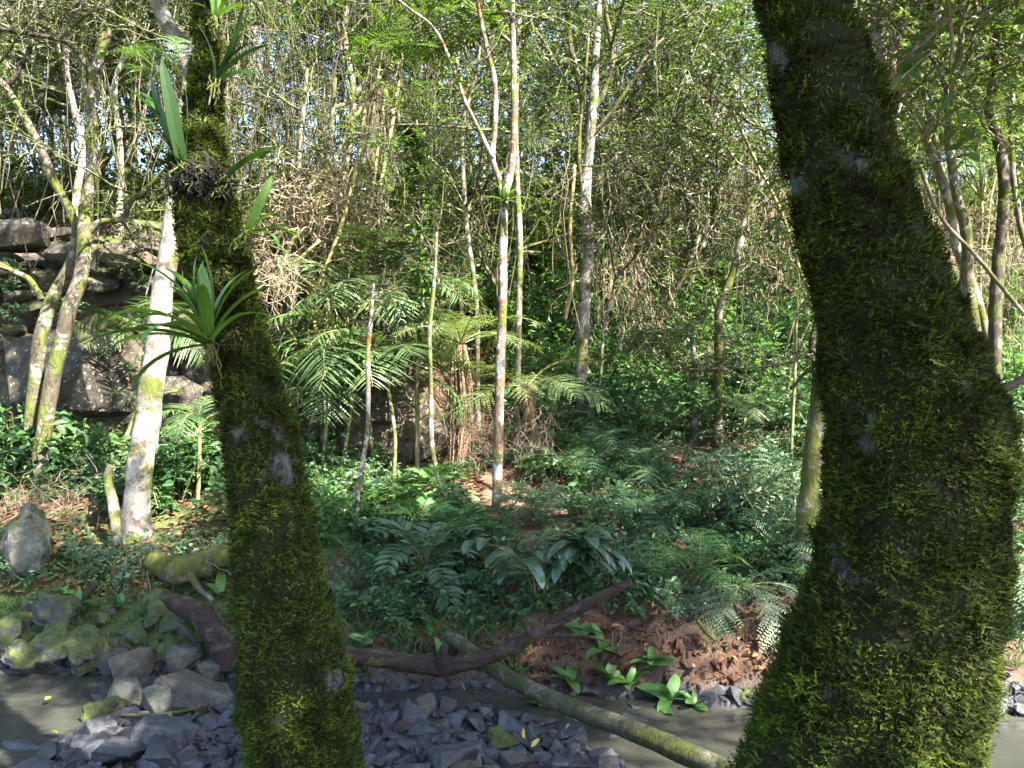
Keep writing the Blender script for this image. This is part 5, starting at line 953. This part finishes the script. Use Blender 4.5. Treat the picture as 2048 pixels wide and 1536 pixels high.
cover('undergrowth', 'dense dark green broadleaf undergrowth covering the shaded bank', [(BANK, 150), ([(1600, 950), (2000, 950), (2000, 1250), (1600, 1250)], 40), ([(640, 880), (1000, 900), (1000, 960), (640, 960)], 14), ([(1900, 1000), (2048, 950), (2048, 1280), (1960, 1280)], 22)], gB, [B_STEM, L_SHADE], 1, (.4, .95))
cover('undergrowth', 'fine leaved bluish undergrowth on the shaded bank and slope', [(BANK, 80), ([(1030, 760), (1620, 760), (1620, 980), (1030, 960)], 90), ([(0, 880), (450, 880), (450, 1010), (0, 1010)], 30), ([(0, 1110), (470, 1120), (470, 1200), (0, 1180)], 14)], gF, [B_STEM, L_BLUE], 2, (.45, 1.1))
cover('undergrowth', 'bright green broadleaf seedlings on the left bank and around the palms', [([(0, 860), (450, 870), (450, 1030), (0, 1010)], 46), ([(640, 950), (900, 960), (900, 1080), (640, 1080)], 26), ([(1000, 860), (1250, 860), (1250, 960), (1000, 960)], 22)], gB, [B_STEM, L_HERB], 3, (.5, 1.0))
cover('fern_cover', 'mass of dark ferns on the shaded slope right of centre', [([(1000, 930), (1620, 900), (1620, 1180), (1050, 1180)], 30), ([(1600, 900), (2000, 900), (2000, 1200), (1600, 1200)], 8), ([(1250, 800), (1620, 800), (1620, 900), (1250, 900)], 8)], gN, [B_STEM, L_DFERN], 4, (.7, 1.2))
cover('thicket', 'olive leaved thicket covering the sunny upper slope', [([(640, 560), (1620, 520), (1620, 800), (1040, 820), (640, 700)], 100), ([(0, 400), (2048, 380), (2048, 540), (0, 470)], 90), ([(1880, 540), (2048, 540), (2048, 900), (1940, 900)], 30), ([(480, 420), (900, 420), (900, 640), (480, 640)], 60)], gF, [B_TWIG, L_OLIVE], 5, (.9, 1.8))
cover('thicket', 'yellow-green sunny shrubs scattered over the slope', [([(640, 450), (1620, 500), (1620, 700), (640, 640)], 40), ([(1880, 400), (2048, 400), (2048, 700), (1940, 700)], 16)], gF, [B_TWIG, L_BRIGHT], 6, (.8, 1.5))
cover('thicket', 'leafy green bushes filling the middle slope right of the tree ferns', [([(1040, 600), (1620, 580), (1620, 900), (1040, 880)], 130), ([(1600, 600), (2450, 560), (2450, 1150), (1620, 1150)], 70), ([(430, 880), (660, 880), (660, 1080), (430, 1080)], 12), ([(-450, 860), (0, 860), (0, 1050), (-450, 1050)], 20), ([(860, 540), (1060, 540), (1060, 720), (860, 720)], 24), ([(1900, 560), (2048, 540), (2048, 950), (1960, 950)], 24)], gF, [B_TWIG, L_SHADE], 9, (1.0, 2.1))
cover('thicket', 'sunlit mixed green saplings between the white banded trunk and the right mossy tree', [([(1060, 560), (1620, 540), (1620, 860), (1060, 820)], 60), ([(860, 560), (1060, 560), (1060, 700), (860, 700)], 10), ([(1880, 560), (2048, 560), (2048, 900), (1960, 900)], 8)], gT, [B_TWIG, L_HERB], 11, (1.0, 1.7))
cover('cliff_plants', 'small ferns and creepers sprouting from cracks of the left cliff', [([(-100, 480), (340, 480), (340, 850), (-100, 850)], 34), ([(480, 500), (720, 500), (720, 860), (480, 860)], 8)], gN + gB, [B_STEM, L_DFERN], 12, (.35, .7), fwd=.75)
cover('thicket', 'dull green tall bushes on the upper slope between the trunks', [([(860, 400), (1620, 380), (1620, 580), (860, 580)], 90), ([(0, 380), (860, 380), (860, 480), (0, 480)], 50)], gF, [B_TWIG, L_CANOPY], 10, (1.5, 2.8))
cover('grass', 'thin grass and seedlings on the mossy left bank and soil edge', [([(0, 1120), (470, 1120), (470, 1320), (0, 1300)], 60), ([(690, 1230), (1050, 1250), (1050, 1370), (690, 1370)], 60), ([(1900, 1200), (2048, 1200), (2048, 1360), (1960, 1360)], 25), (BANK, 60)], gG, [L_HERB, L_SHADE], 7, (.25, .6))
# clods and rootlets of the bare soil bank
rr = np.random.default_rng(46); pts = sample_poly([(690, 1290), (1050, 1260), (1250, 1245), (1560, 1225), (1560, 1420), (1100, 1400), (690, 1370)], 2400, rr); d = hit(pts[:, 0], pts[:, 1], d0=6); W = np.stack(P(pts[:, 0], pts[:, 1], d), -1); g = G()
for k, q in enumerate(W):
    if q[2] < .03: continue
    v, f = vs_[k % 6]; s_ = rr.lognormal(math.log(.034), .55); g.add(v @ (rot_euler(*rr.uniform(0, 6, 3)) * s_).T + q + [0, -.01, 0], f)
mc = Mat('soil clod'); nz = mc.noise(mc.pos(), 30, 5, .75); raw('soil_clods', g, mc.done(mc.n('BsdfPrincipled', {'Base Color': mc.ramp(nz, [(.3, (.025, .013, .009)), (.52, (.075, .04, .026)), (.7, (.17, .1, .065))]), 'Roughness': .95, 'Specular IOR Level': .15, 'Normal': mc.bump(nz, .9, .02)}).outputs[0]), 'crumbling red brown soil clods on the bare bank above the water', 'soil', kind='stuff')
g = G(); pts = sample_poly([(690, 1260), (1050, 1235), (1420, 1225), (1560, 1215), (1560, 1260), (1420, 1275), (1050, 1285), (690, 1300)], 330, rr); d = hit(pts[:, 0], pts[:, 1], d0=6); W = np.stack(P(pts[:, 0], pts[:, 1], d), -1)
for k, q in enumerate(W):
    n = 6; t = np.linspace(0, 1, n); L = rr.uniform(.08, .35); addtube(g, q + np.stack([rr.normal(0, .06) * t + .012 * np.sin(t * 7 + k), -.03 - .05 * t, -L * t], -1), rr.uniform(.0015, .004), 3, int(k % 2), caps=False)
raw('rootlets', g, [B_TWIG, L_DRY], 'fine rootlets and dry grass hanging over the lip of the soil bank', 'roots', kind='stuff')
cover('seedlings', 'tiny seedlings and moss sprigs dotted over the mossy left bank', [([(0, 1110), (470, 1120), (470, 1320), (0, 1300)], 60), ([(700, 1250), (1050, 1260), (1050, 1330), (700, 1340)], 24)], gB, [B_STEM, L_HERB], 8, (.12, .3))
# leaf litter
rr = np.random.default_rng(44); zs = [([(0, 430), (2048, 400), (2048, 900), (0, 900)], 6500), ([(620, 880), (960, 880), (960, 1060), (620, 1060)], 2200), ([(1030, 700), (1620, 700), (1620, 1000), (1030, 1000)], 3500), ([(0, 950), (470, 950), (470, 1200), (0, 1200)], 1500), ([(1000, 1230), (1560, 1250), (1560, 1400), (1080, 1400)], 110)]
pts = np.vstack([sample_poly(p_, n_, rr) for p_, n_ in zs]); d = hit(pts[:, 0], pts[:, 1], d0=6); W = np.stack(P(pts[:, 0], pts[:, 1], d), -1); W = W[d < 50]; W[:, 2] = H(W[:, 0], W[:, 1]) + rr.uniform(.005, .04, len(W)); n = len(W)
g = G(); g.scatter(*leaf_t(.28, .15, .1), frames(np.column_stack([rr.normal(0, 1, (n, 2)), rr.normal(0, .2, n)]), np.column_stack([rr.normal(0, .35, (n, 2)), np.ones(n)])) * rr.uniform(.06, .13, n)[:, None, None] * (np.maximum(W[:, 1], 8) / 10)[:, None, None] ** .4, W)
raw('leaf_litter', g, L_LITTER, 'brown fallen leaf litter lying over the slope', 'leaf litter', kind='stuff')
